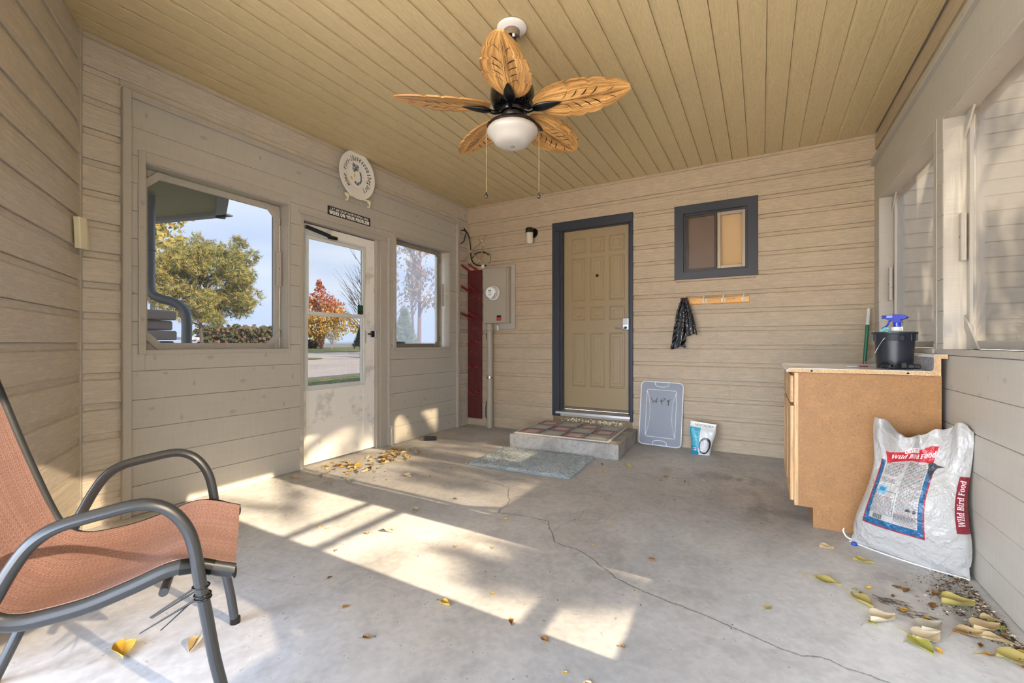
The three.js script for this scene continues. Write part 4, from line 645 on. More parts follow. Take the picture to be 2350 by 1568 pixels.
{ // grey rag mat before the step
  const t = thing('bath_mat', 'worn blue-grey looped mat on the floor before the concrete step', 'mat', [-1.735, 0, -3.43], 2.6 * D2R), R = PRNG(30);
  const top = (u, v) => { const x = lerp(-0.46, 0.46, u), z = lerp(-0.345, 0.335, v), e = Math.min(u, 1 - u, v, 1 - v); return [x + 0.006 * Math.sin(v * 19), 0.004 + 0.012 * sstep(e, 0, 0.03) + 0.002 * Math.sin(u * 17 + v * 6) * Math.sin(v * 13 + u * 4) + 0.003 * sstep(u + v, 1.8, 2), z + 0.005 * Math.sin(u * 14)]; };
  part('cloth', sheet(60, 46, top, (u, v) => [u * 0.92, v * 0.68]), M.shag, t); part('base', box(-0.458, 0.458, 0.0005, 0.005, -0.342, 0.332, 0.001), M.shag, t);
  // loops of yarn along the near and right edges and scattered tufts
  const loops = [], loop = (x, y, z, s, a) => { const g = new THREE.TorusGeometry(s, s * 0.32, 4, 7, Math.PI); g.rotateY(a); g.translate(x, y, z); loops.push(g); };
  for (let k = 0; k < 150; k++) loop(-0.46 + 0.92 * (k / 150), 0.004, 0.334 + 0.006 * R(), 0.006 + 0.004 * R(), R() * 3); for (let k = 0; k < 90; k++) loop(0.461 + 0.004 * R(), 0.004, -0.34 + 0.67 * (k / 90), 0.006 + 0.003 * R(), R() * 3);
  for (let k = 0; k < 900; k++) { const u = R(), v = R(), p = top(u, v); loop(p[0], p[1] - 0.001, p[2], 0.005 + 0.004 * R(), R() * 3); }
  const l = part('yarn_loops', merge(loops), std({ color: 0x98a3a8, roughness: 1 }), t); l.userData.kind = 'stuff';
}
{ // storage-box lid leaning on the wall
  const t = thing('storage_lid', 'translucent plastic storage-box lid leaning on the wall right of the step', 'lid', [-0.885, 0.004, -4.565], 5 * D2R);
  const g = new THREE.Group(); // leaned and slightly rolled as it stands
  const W = 0.2, L = 0.315, pl = phys({ color: 0xb4b8c2, roughness: 0.36, transmission: 0.82, thickness: 0, side: THREE.DoubleSide }), rimM = phys({ color: 0xf3f5f8, roughness: 0.3, transmission: 0.12, thickness: 0 });
  const tilt = new THREE.Matrix4().makeRotationX(-0.095).multiply(new THREE.Matrix4().makeRotationZ(-0.035)), put = (q) => { q.translate(0, L, 0); q.applyMatrix4(tilt); q.translate(0, 0.006, 0.01); return q; };
  const rr = (w, l, r, bow = 0) => { const s = new THREE.Shape(); s.moveTo(-w + r, -l); s.quadraticCurveTo(0, -l - bow, w - r, -l); s.quadraticCurveTo(w, -l, w, -l + r); s.quadraticCurveTo(w - bow, 0, w, l - r); s.quadraticCurveTo(w, l, w - r, l); s.quadraticCurveTo(0, l + bow, -w + r, l); s.quadraticCurveTo(-w, l, -w, l - r); s.quadraticCurveTo(-w + bow, 0, -w, -l + r); s.quadraticCurveTo(-w, -l, -w + r, -l); return s; };
  part('plate', put(new THREE.ExtrudeGeometry(rr(W, L, 0.045, 0), { depth: 0.003, bevelEnabled: false })), pl, t);
  const ribs = (sh, z, r) => { const p = sh.getPoints(10).map((q) => V(q.x, q.y, z)); p.pop(); return put(new THREE.TubeGeometry(new THREE.CatmullRomCurve3(p, true, 'catmullrom', 0.1), 160, r, 6, true)); };
  part('rim', ribs(rr(W, L, 0.045, 0), 0.004, 0.0055), rimM, t); part('raised_rib', ribs(rr(0.142, 0.235, 0.018, -0.0), 0.004, 0.0035), rimM, t);
  for (const s of [-1, 1]) part('curved_rib', put(tube([[s * 0.138, 0.22, 0.004], [s * 0.112, 0.11, 0.0045], [s * 0.105, 0, 0.0045], [s * 0.112, -0.11, 0.0045], [s * 0.138, -0.22, 0.004]], 0.0026, 30, 6)), rimM, t);
  for (const s of [-1, 1]) part('handle_flap', put(tube([[-0.065, s * 0.312, 0.006], [-0.064, s * 0.285, 0.007], [-0.04, s * 0.27, 0.007], [0, s * 0.266, 0.007], [0.04, s * 0.27, 0.007], [0.064, s * 0.285, 0.007], [0.065, s * 0.312, 0.006]], 0.0034, 30, 6)), rimM, t);
  const st = (pts) => { part('marker_stroke', put(tube(pts.map(([x, y]) => [x, y, 0.0055]), 0.0026, 12, 5)), M.dark, t); };
  st([[-0.098, 0.155], [-0.08, 0.1], [-0.065, 0.135], [-0.05, 0.1], [-0.042, 0.152]]); st([[-0.004, 0.145], [0.006, 0.09]]); st([[-0.014, 0.124], [0.022, 0.128]]); st([[0.018, 0.15], [0.034, 0.154], [0.03, 0.14], [0.018, 0.136]]); st([[0.06, 0.142], [0.066, 0.12], [0.084, 0.15]]); st([[0.066, 0.12], [0.068, 0.085]]);
}
{ // stand-up pouch
  const t = thing('salt_pouch', 'white and turquoise stand-up pouch of rock salt beside the leaning lid', 'pouch', [-0.49, 0, -4.435], -2 * D2R);
  const pm = draw(768, 1024, (c, W, Hh) => {
    c.fillStyle = '#dcdcda'; c.fillRect(0, 0, W, Hh); c.fillStyle = '#e6e6e3'; c.fillRect(0, 0, W, 165); c.fillStyle = '#2fa6bf'; c.beginPath(); c.moveTo(10, 170); c.lineTo(330, 172); c.lineTo(310, Hh); c.lineTo(0, Hh); c.fill(); c.fillStyle = '#1f8fb5'; c.fillRect(0, 760, 312, 264);
    c.fillStyle = '#23313c'; c.font = '96px sans-serif'; c.textBaseline = 'middle'; const s = 'NOSTALGIA', k = 560 / c.measureText(s).width; c.save(); c.translate(140, 92); c.scale(k, 1); c.fillText(s, 0, 0); c.restore(); c.font = '22px sans-serif'; c.fillText('®', 706, 70);
    c.fillStyle = '#8fd3e0'; const R = PRNG(23); for (let k2 = 0; k2 < 16; k2++) c.fillRect(60, 220 + k2 * 34, 80 + 150 * R(), k2 < 3 ? 16 : 8); c.fillStyle = '#dfeef2'; c.fillRect(90, 800, 120, 90); c.fillStyle = '#27408a'; c.fillRect(104, 815, 40, 60); c.fillStyle = '#a33'; c.fillRect(150, 818, 34, 50);
    c.fillStyle = '#2b2c30'; c.beginPath(); c.ellipse(520, 720, 210, 265, 0.05, 0, 7); c.fill(); c.fillStyle = '#b3b2b2'; c.beginPath(); c.ellipse(510, 735, 160, 205, 0.05, 0, 7); c.fill();
    for (let q = 0; q < 700; q++) { const a = R() * 6.3, r = Math.sqrt(R()), x = 510 + Math.cos(a) * 156 * r, y = 735 + Math.sin(a) * 200 * r; c.fillStyle = ['#f1f0ee', '#d5d4d2', '#8f8f92', '#c2c2c4', '#e7e6e4'][Math.floor(R() * 5)]; c.beginPath(); c.moveTo(x, y); c.lineTo(x + 24 * R(), y + 12 * R() - 6); c.lineTo(x + 14 * R(), y + 22 * R()); c.fill(); }
  });
  const body = (front) => (u, v) => { const y = v * 0.3, top = sstep(v, 0.72, 1), bot = sstep(v, 0, 0.12), w = lerp(0.083, 0.113, v) - 0.012 * Math.sin(v * 7) * (1 - top) * v, x = (u - 0.5) * 2 * w + 0.02 * v, e = Math.sqrt(Math.max(0, 1 - Math.pow(Math.abs(u - 0.5) * 2, 3))); const d = (0.052 * (1 - 0.75 * v) * (1 - top) + 0.003) * e * (0.6 + 0.4 * bot) + 0.002 * Math.sin(u * 22 + v * 9) * v * (1 - top); return [x, y + 0.006 * u * v * -3, (front ? d : -d) - 0.02 * v]; };
  part('front', sheet(30, 40, body(true), (u, v) => [u, v]), phys({ map: pm, roughness: 0.4, clearcoat: 0.2 }), t); part('back', sheet(30, 40, (u, v) => body(false)(1 - u, v), (u, v) => [u, v]), std({ color: 0xd9d9d6, roughness: 0.45 }), t); part('gusset', sheet(20, 4, (u, v) => { const a = body(true)(u, 0), b = body(false)(u, 0); return [a[0], 0.0005, lerp(b[2], a[2], v)]; }), std({ color: 0xd9d9d6, roughness: 0.5 }), t);
}
{ const t = thing('solar_lamp', 'small flat dark grey box lying on the floor by the left wall', 'box', [-3.06, 0, -3.655], 38 * D2R); part('housing', box(-0.07, 0.07, 0, 0.036, -0.032, 0.032, 0.006), std({ color: 0x3a3c40, roughness: 0.4 }), t); part('front_panel', box(-0.058, 0.058, 0.006, 0.03, 0.0322, 0.034, 0.001), M.black, t); part('top_recess', box(-0.056, 0.056, 0.0362, 0.0385, -0.022, 0.022, 0.001), M.dark, t); }

// ------------------------------------------------------------------ base cabinet and what stands on it
{
  const t = thing('base_cabinet', 'maple base cabinet with a raw chipboard end, under the filmed screens', 'cabinet', [0, 0, 0]);
  const zf = -2.982, zb = -3.76, x0 = 0.183, x1 = 0.787, ch = [[x0, 0.108], [0.253, 0.108], [0.253, 0.0], [x1, 0.0], [x1, 0.864], [x0, 0.864]];
  const endP = (z0, z1) => prism(ch, z0, z1, (x, y, l) => V(x, y, l), false);
  part('end_panel', endP(zf - 0.016, zf), M.chip, t); part('end_panel', endP(zb, zb + 0.016), M.chip, t);
  part('bottom', box(x0 + 0.01, x1, 0.108, 0.122, zb + 0.016, zf - 0.016), M.chip, t); part('back', box(x1 - 0.012, x1, 0.0, 0.864, zb + 0.016, zf - 0.016), M.chip, t); part('toe_kick', box(0.255, 0.268, 0.0, 0.108, zb + 0.016, zf - 0.016), M.chip, t);
  part('face_frame', merge([box(x0 - 0.019, x0 + 0.001, 0.108, 0.864, zf - 0.045, zf + 0.002), box(x0 - 0.019, x0 + 0.001, 0.108, 0.864, zb, zb + 0.045), box(x0 - 0.019, x0 + 0.0005, 0.826, 0.8635, zb + 0.045, zf - 0.045), box(x0 - 0.019, x0 + 0.0005, 0.66, 0.7, zb + 0.045, zf - 0.045), box(x0 - 0.019, x0 + 0.0005, 0.1085, 0.148, zb + 0.045, zf - 0.045), box(x0 - 0.019, x0 + 0.0004, 0.148, 0.826, (zf + zb) / 2 - 0.022, (zf + zb) / 2 + 0.022)]), M.maple, t);
  const xf = x0 - 0.019, mid = (zf + zb) / 2;
  for (const [a, b] of [[zb + 0.03, mid - 0.012], [mid + 0.012, zf - 0.014]]) {
    part('drawer_front', box(xf - 0.019, xf, 0.69, 0.846, a, b, 0.005), M.maple, t);
    const d = part('door', merge([box(xf - 0.019, xf, 0.13, 0.672, a, a + 0.055, 0.003), box(xf - 0.019, xf, 0.13, 0.672, b - 0.055, b, 0.003), box(xf - 0.0188, xf, 0.13, 0.185, a + 0.055, b - 0.055, 0.003), box(xf - 0.0188, xf, 0.617, 0.672, a + 0.055, b - 0.055, 0.003)]), M.maple, t);
    mesh('raised_panel', box(xf - 0.016, xf - 0.004, 0.185, 0.617, a + 0.055, b - 0.055, 0.011), M.maple, d);
  }
}
{ // post-formed counter with raw ends
  const t = thing('countertop', 'pale speckled countertop with backsplash and a raw chipboard end, on the base cabinet', 'countertop', [0, 0, 0]);
  const z0 = -3.79, z1 = -2.966, top = [[0.13, 0.866], [0.126, 0.874], [0.132, 0.881], [0.145, 0.888], [0.742, 0.888], [0.752, 0.894], [0.754, 0.904], [0.754, 0.958], [0.757, 0.968], [0.765, 0.972], [0.806, 0.972], [0.806, 0.952], [0.781, 0.952], [0.781, 0.865], [0.6, 0.867], [0.3, 0.866]];
  part('core', prism(top, z0, z1, (x, y, l) => V(x, y, l)), M.chipEdge, t);
  const skin = (pts, m, n) => { const o = []; for (const [a, b] of pts) o.push([a, b]); const off = pts.map(([x, y], i) => { const p = pts[Math.max(0, i - 1)], q = pts[Math.min(pts.length - 1, i + 1)], dx = q[0] - p[0], dy = q[1] - p[1], L = Math.hypot(dx, dy); return [x - (dy / L) * 0.0014, y + (dx / L) * 0.0014]; }); return part(n, prism([...pts, ...off.reverse()], z0, z1 + 0.0012, (x, y, l) => V(x, y, l)), m, t); };
  skin([[0.13, 0.866], [0.126, 0.874], [0.132, 0.881], [0.145, 0.888], [0.742, 0.888]], M.laminate, 'laminate_top'); skin([[0.742, 0.888], [0.752, 0.894], [0.754, 0.904], [0.754, 0.958]], M.granite, 'backsplash_face'); skin([[0.754, 0.958], [0.757, 0.968], [0.765, 0.972], [0.806, 0.972]], M.laminate, 'backsplash_ledge');
  for (const x of [0.245, 0.655]) part('dowel_hole', new THREE.CylinderGeometry(0.0055, 0.0055, 0.003, 10).rotateX(Math.PI / 2).translate(x, 0.8755, z1), M.dark, t);
}
const CT = 0.8898;
{ // bucket
  const t = thing('bucket', 'dark slate plastic bucket holding cleaning things on the countertop', 'bucket', [0.65, CT, -3.21], 35 * D2R), pl = std({ color: 0x23272f, roughness: 0.32 });
  t.scale.set(1, 1.02, 1);
  part('shell', lathe([[0, 0.002], [0.068, 0.002], [0.077, 0.0], [0.0785, 0.004], [0.087, 0.15], [0.093, 0.152], [0.0945, 0.185], [0.1, 0.187], [0.101, 0.197], [0.097, 0.199], [0.09, 0.19], [0.084, 0.15], [0.0745, 0.008], [0, 0.008]], 48), pl, t);
  const ribs = []; for (let k = 0; k < 14; k++) { const g = box(-0.0015, 0.0015, 0.152, 0.187, 0.09, 0.0985, 0.0008); g.rotateY((k / 14) * 6.2832); ribs.push(g); } part('collar_ribs', merge(ribs), pl, t).userData.kind = 'stuff';
  part('handle', merge([tube([[0.1, 0.165, 0], [0.108, 0.163, 0.004], [0.106, 0.12, 0.03], [0.104, 0.06, 0.06], [0.08, 0.03, 0.105], [0, 0.022, 0.128], [-0.08, 0.03, 0.105], [-0.104, 0.06, 0.06], [-0.106, 0.12, 0.03], [-0.108, 0.163, 0.004], [-0.1, 0.165, 0]], 0.0022, 60, 6)].map((g) => { g.rotateY(-2.75); return g; })), M.steel, t);
  for (const s of [0, Math.PI]) part('handle_ear', box(-0.012, 0.012, 0.15, 0.18, 0.092, 0.103, 0.003).rotateY(s - 0.5), pl, t);
}
{ // trigger spray bottle in the bucket
  const t = thing('spray_bottle', 'spray bottle with a blue trigger head standing in the bucket', 'spray bottle', [0.665, CT + 0.016, -3.225], 150 * D2R);
  const blue = phys({ color: 0x1c2fb0, roughness: 0.25, clearcoat: 0.3 }), wh = std({ color: 0xe8e6df, roughness: 0.4 });
  part('bottle', lathe([[0, 0], [0.03, 0], [0.033, 0.005], [0.033, 0.13], [0.028, 0.155], [0.019, 0.175], [0.017, 0.19], [0.024, 0.191], [0.026, 0.196], [0.026, 0.212], [0.022, 0.216], [0, 0.216]], 28), wh, t);
  part('collar', lathe([[0.0155, 0.216], [0.017, 0.216], [0.017, 0.24], [0.0155, 0.243], [0.0, 0.243]], 20), blue, t);
  const s = new THREE.Shape(); s.moveTo(-0.02, 0.24); s.lineTo(0.014, 0.24); s.lineTo(0.016, 0.25); s.lineTo(0.048, 0.262); s.lineTo(0.052, 0.275); s.lineTo(0.045, 0.283); s.lineTo(-0.01, 0.284); s.quadraticCurveTo(-0.032, 0.282, -0.048, 0.27); s.quadraticCurveTo(-0.045, 0.262, -0.018, 0.256); s.lineTo(-0.02, 0.24);
  const hd = new THREE.ExtrudeGeometry(s, { depth: 0.02, bevelEnabled: true, bevelSize: 0.002, bevelThickness: 0.003, bevelSegments: 2 }); hd.translate(0, 0, -0.01); part('head', hd, blue, t);
  part('sleeve', box(0.014, 0.046, 0.2655, 0.284, -0.0135, 0.0135, 0.003), std({ color: 0x8f9ac8, roughness: 0.4 }), t); part('nozzle', rod([0.05, 0.274, 0], [0.068, 0.274, 0], 0.008, 0.0095, 12), blue, t);
  part('trigger', tube([[0.024, 0.262, 0], [0.036, 0.245, 0], [0.045, 0.225, 0], [0.06, 0.212, 0], [0.07, 0.208, 0]], 0.0048, 16, 8), blue, t);
}
{ const t = thing('scrub_brush', 'round brush head with aqua plastic edge poking out of the bucket', 'brush', [0.61, CT + 0.0095, -3.21], 30 * D2R); part('handle', rod([0.012, 0.0, 0], [0.0, 0.17, 0], 0.008, 0.007), std({ color: 0x9fd4d0, roughness: 0.4 }), t); part('head', new THREE.CylinderGeometry(0.021, 0.021, 0.012, 24).rotateX(Math.PI / 2).translate(0, 0.197, 0), std({ color: 0xe9efec, roughness: 0.5 }), t); part('edge', new THREE.TorusGeometry(0.021, 0.004, 8, 28).translate(0, 0.197, 0.004), std({ color: 0x6fc7c2, roughness: 0.4 }), t); part('grip_curl', new THREE.TorusGeometry(0.012, 0.003, 8, 20, 3.2).translate(0.002, 0.197, 0.0075), std({ color: 0x4fb3b0, roughness: 0.4 }), t); }
{ const t = thing('broom_handle', 'green pole with a white grip leaning in the back right corner', 'broom', [0, 0, 0]), g = std({ color: 0x14694d, roughness: 0.3 }); part('pole', rod([0.665, 0.0, -4.45], [0.757, 1.18, -4.575], 0.0125), g, t); part('grip', rod([0.757, 1.18, -4.575], [0.7665, 1.302, -4.588], 0.0145, 0.0145, 14), std({ color: 0xdcd9d0, roughness: 0.6, bumpMap: M.shag.bumpMap, bumpScale: 0.001 }), t); part('grip_cap', new THREE.SphereGeometry(0.0145, 14, 10).translate(0.767, 1.304, -4.588), std({ color: 0xe4e1d8 }), t); part('broom_head', box(0.56, 0.77, 0.0, 0.06, -4.5, -4.42, 0.01), g, t); }
{ // webbing strap with side-release buckles
  const t = thing('buckle_strap', 'black webbing strap with plastic buckles lying on the countertop before the bucket', 'strap', [0.02, CT + 0.004, -3.11]), bk = std({ color: 0x121316, roughness: 0.35 });
  const rib = (pts, w) => { const c = curve(pts); return thick(2, 40, (u, v) => { const p = c.getPoint(v), a = v * 5; return [p.x + 0.2 * (u - 0.5) * w, p.y + 0.002 + (u - 0.5) * w * 0.5 * Math.sin(a) * Math.sin(a), p.z + (u - 0.5) * w]; }, 0.0016); };
  t.scale.set(1, 1.7, 1.5);
  part('webbing', rib([[0.535, 0.004, 0.03], [0.55, 0.012, 0.0], [0.565, 0.015, 0.02], [0.585, 0.008, 0.03], [0.605, 0.004, 0.01], [0.625, 0.01, 0.02], [0.645, 0.012, 0.03]], 0.02), std({ color: 0x1a1a1c, roughness: 0.7 }), t); part('webbing', rib([[0.53, 0.003, 0.05], [0.55, 0.006, 0.05], [0.58, 0.004, 0.055], [0.61, 0.003, 0.05]], 0.018), std({ color: 0x1a1a1c, roughness: 0.7 }), t);
  part('buckle', merge([box(0.645, 0.675, 0.001, 0.017, 0.03, 0.06, 0.004), box(0.67, 0.7, 0.002, 0.015, 0.034, 0.056, 0.003), box(0.625, 0.648, 0.002, 0.02, 0.034, 0.042, 0.002)]), bk, t); part('slider', box(0.565, 0.58, 0.001, 0.014, 0.03, 0.062, 0.003), bk, t); part('slider', box(0.585, 0.595, 0.001, 0.012, 0.03, 0.06, 0.003), bk, t);
}
{ const t = thing('scoop', 'small white plastic scoop with a red handle lying left of the bucket', 'scoop', [0.46, CT, -3.22], 20 * D2R); part('bowl', lathe([[0, 0.001], [0.03, 0.002], [0.036, 0.007], [0.034, 0.008], [0.028, 0.004], [0, 0.003]], 24), M.white, t); part('handle', box(0.032, 0.085, 0.003, 0.01, -0.006, 0.006, 0.003), std({ color: 0xa02b35, roughness: 0.4 }), t); }

// ------------------------------------------------------------------ the seed sack
{
  const t = thing('seed_sack', 'slumped white plastic sack of bird seed leaning on the cabinet and right wall', 'sack', [0.597, 0, -2.752], -29.5 * D2R);
  const pm = draw(1024, 1400, (c, W, Hh) => {
    const R = PRNG(51); c.fillStyle = '#aeaba6'; c.fillRect(0, 0, W, Hh);
    const X0 = 130, X1 = 690, Y0 = 330, Y1 = 1050; // printed panel
    c.fillStyle = '#a5222f'; c.fillRect(X0 - 14, Y0, X1 - X0 + 28, Y1 - Y0 + 14); c.fillStyle = '#24587f'; c.fillRect(X0, Y0, X1 - X0, Y1 - Y0);
    for (let k = 0; k < 420; k++) { c.strokeStyle = ['#163a5c', '#3f7ea6', '#5d9cc0', '#0f2d49', '#2f6c96'][Math.floor(R() * 5)]; c.lineWidth = 2 + 5 * R(); const x = X0 + (X1 - X0) * R(), y = Y0 + (Y1 - Y0) * R(); c.beginPath(); c.moveTo(x, y); c.quadraticCurveTo(x + 30 * (R() - 0.5), y + 30 * R(), x + 60 * (R() - 0.5), y + 40 * (R() - 0.5)); c.stroke(); }
    c.fillStyle = '#aeaba6'; c.fillRect(X0 - 30, 190, X1 - X0 + 60, 142); c.beginPath(); c.moveTo(X0 + 42, Y0 - 20); c.lineTo(X1 - 48, Y0 - 20); c.lineTo(X1 - 46, Y1 - 74); c.lineTo(X0 + 42, Y1 - 74); c.fill();
    c.fillStyle = '#9aa0a5'; c.strokeStyle = '#4a4d50';
    const lines = (x, y, n, w, h) => { for (let k = 0; k < n; k++) { c.fillStyle = k % 9 === 0 ? '#8a3c44' : '#55585c'; let q = x; while (q < x + w * (0.8 + 0.2 * R())) { const l = 8 + 22 * R(); c.fillRect(q, y + k * h, l, h * 0.42); q += l + 5; } } };
    lines(X0 + 60, Y0 + 20, 9, 190, 14); lines(X0 + 290, Y0 - 10, 44, 220, 14); lines(X0 + 60, 505, 4, 170, 13); c.strokeRect(X0 + 52, 640, 220, 260); c.fillStyle = '#6f9fb8'; c.fillRect(X0 + 60, 590, 100, 90); c.fillStyle = '#3c7494'; c.fillRect(X0 + 76, 606, 66, 40); lines(X0 + 62, 700, 14, 200, 14); c.fillStyle = '#2c2d2f'; c.beginPath(); c.arc(X0 + 420, 800, 28, Math.PI, 0); c.fill(); c.beginPath(); c.arc(X0 + 480, 790, 18, 0, 7); c.fill(); lines(X0 + 290, 850, 10, 220, 12);
    for (let k = 0; k < 22; k++) { c.fillStyle = '#222'; c.fillRect(X0 + 80 + k * 4.6, 912, 1 + (k * 5) % 4, 58); }
    c.fillStyle = '#b3242f'; c.beginPath(); c.moveTo(X0 + 30, 250); c.quadraticCurveTo(X0 + 240, 160, X1 + 10, 150); c.lineTo(X1 - 12, 300); c.quadraticCurveTo(X0 + 330, 270, X0 + 60, 360); c.fill();
    c.save(); c.translate(X0 + 300, 195); c.rotate(-0.14); c.fillStyle = '#f4f2ee'; c.fillRect(-110, -40, 190, 54); c.fillStyle = '#b3242f'; c.font = 'bold 46px serif'; c.textAlign = 'center'; c.textBaseline = 'middle'; c.fillText('KAYTEE', -15, -12); c.fillStyle = '#f4f2ee'; c.font = 'italic bold 64px serif'; c.fillText('Wild Bird Food', 6, 58); c.restore();
    c.save(); c.translate(X0 + 300, 110); c.rotate(-0.12); c.fillStyle = '#5a5a60'; c.font = '26px sans-serif'; c.fillText('B A S I C', -70, 0); c.restore();
    c.fillStyle = '#2b313a'; c.beginPath(); c.moveTo(X1 - 60, 300); c.quadraticCurveTo(X1 - 10, 270, X1 + 30, 300); c.lineTo(X1 + 110, 315); c.lineTo(X1 + 40, 326); c.quadraticCurveTo(X1 + 10, 360, X1 + 8, 430); c.quadraticCurveTo(X1 - 50, 400, X1 - 46, 340); c.fill();
    c.save(); c.translate(985, 640); c.rotate(-Math.PI / 2); c.fillStyle = '#7f1f2c'; c.fillRect(-290, -40, 560, 80); c.fillStyle = '#e9d9d6'; c.font = 'italic bold 60px serif'; c.textAlign = 'center'; c.textBaseline = 'middle'; c.fillText('Wild Bird Food', 0, 0); c.restore();
  });
  const ck = fbm(512, 512, 7, 9, 5, 66, 0.55), crinkle = pix(512, 512, (i) => 1 - Math.abs(ck[i] - 0.5) * 4, false);
  const R = PRNG(60), n1 = fbm(128, 128, 4, 5, 4, 61);
  const nz = (u, v) => n1[Math.floor(clamp(v) * 127) * 128 + Math.floor(clamp(u) * 127)] - 0.5;
  // width, thickness and lean along the height; the mouth is crumpled with two ears
  const face = (s) => (u, v) => {
    const a = (u - 0.5) * 2, hw = v < 0.1 ? lerp(0.222, 0.212, v / 0.1) : lerp(0.212, 0.168, sstep(v, 0.1, 0.85)) + 0.006 * Math.sin(v * 9), e = Math.pow(Math.max(0, 1 - Math.pow(Math.abs(a), 2.6)), 0.62);
    const th = 0.112 * Math.pow(Math.sin(Math.PI * clamp(0.03 + 0.86 * v)), 0.7) * (1 - 0.62 * sstep(v, 0.45, 0.85)) * (v > 0.86 ? lerp(1, 0.35, (v - 0.86) / 0.14) : 1);
    let y = v * 0.60; const ears = sstep(v, 0.72, 1); y += ears * (0.06 * sstep(a, -0.05, 0.6) + 0.014 * Math.sin(a * 11) * sstep(a, 0, 0.3) + 0.062 * sstep(-a, 0.6, 0.76) - 0.03 * Math.exp(-(((a + 0.42) / 0.22) ** 2)));
    const fold = ears * (0.026 * Math.sin(a * 7 + 1.4) + 0.012 * Math.sin(a * 17 + v * 9) + 0.05 * sstep(-a, 0.55, 0.8)) + 0.004 * sstep(v, 0.5, 0.8) * Math.abs(Math.sin(a * 9 + v * 14 + 2 * nz(u, v))), wr = 0.009 * nz(u, v) * (0.35 + ears * 1.6) + 0.0035 * Math.sin(v * 60 + a * 5 + 3 * nz(u, v)) * sstep(0.2 - v, 0, 0.2) * (0.4 + 0.6 * Math.abs(a)) ;
    const x = a * hw + 0.056 * v - 0.004 * ears * sstep(-a, 0.5, 1);
    let dent = 0; if (s > 0) dent = -0.05 * Math.exp(-(((a + 0.25) / 0.28) ** 2) - (((v - 0.84) / 0.1) ** 2));
    return [x, Math.max(0.001, y + 0.01 * nz(u * 0.7, v * 0.3) * ears), s * th * e - 0.06 * v * v + fold + (s > 0 ? wr + dent : -wr)];
  };
  part('front', sheet(70, 90, face(1), (u, v) => [u, v]), phys({ map: pm, roughness: 0.34, clearcoat: 0.15, side: THREE.DoubleSide, bumpMap: crinkle, bumpScale: 0.006 }), t);
  part('back', sheet(70, 90, (u, v) => face(-1)(1 - u, v)), phys({ color: 0xaaa7a1, roughness: 0.36, side: THREE.DoubleSide }), t);
  part('tie_tail', tube([[-0.212, 0.012, 0.0], [-0.236, 0.02, 0.006], [-0.252, 0.042, 0.004], [-0.25, 0.06, 0.004]], 0.004, 14, 6), M.white, t);
  part('bottom_seam', tube([[-0.222, 0.006, 0.012], [-0.1, 0.005, 0.03], [0.05, 0.005, 0.032], [0.222, 0.006, 0.012]], 0.0045, 30, 6), std({ color: 0xcfcdc8, roughness: 0.6 }), t);
}
{ const t = thing('bottle_cap', 'tiny bright blue cap on the floor at the left foot of the sack', 'cap', [0.413, 0, -2.82]); part('cap', lathe([[0, 0.014], [0.01, 0.014], [0.012, 0.011], [0.0125, 0], [0.011, 0], [0.0105, 0.01], [0, 0.011]], 18), std({ color: 0x1d46b4, roughness: 0.35 }), t); part('rim', new THREE.TorusGeometry(0.0122, 0.0016, 6, 20).rotateX(Math.PI / 2).translate(0, 0.002, 0), std({ color: 0x173a98, roughness: 0.4 }), t); }

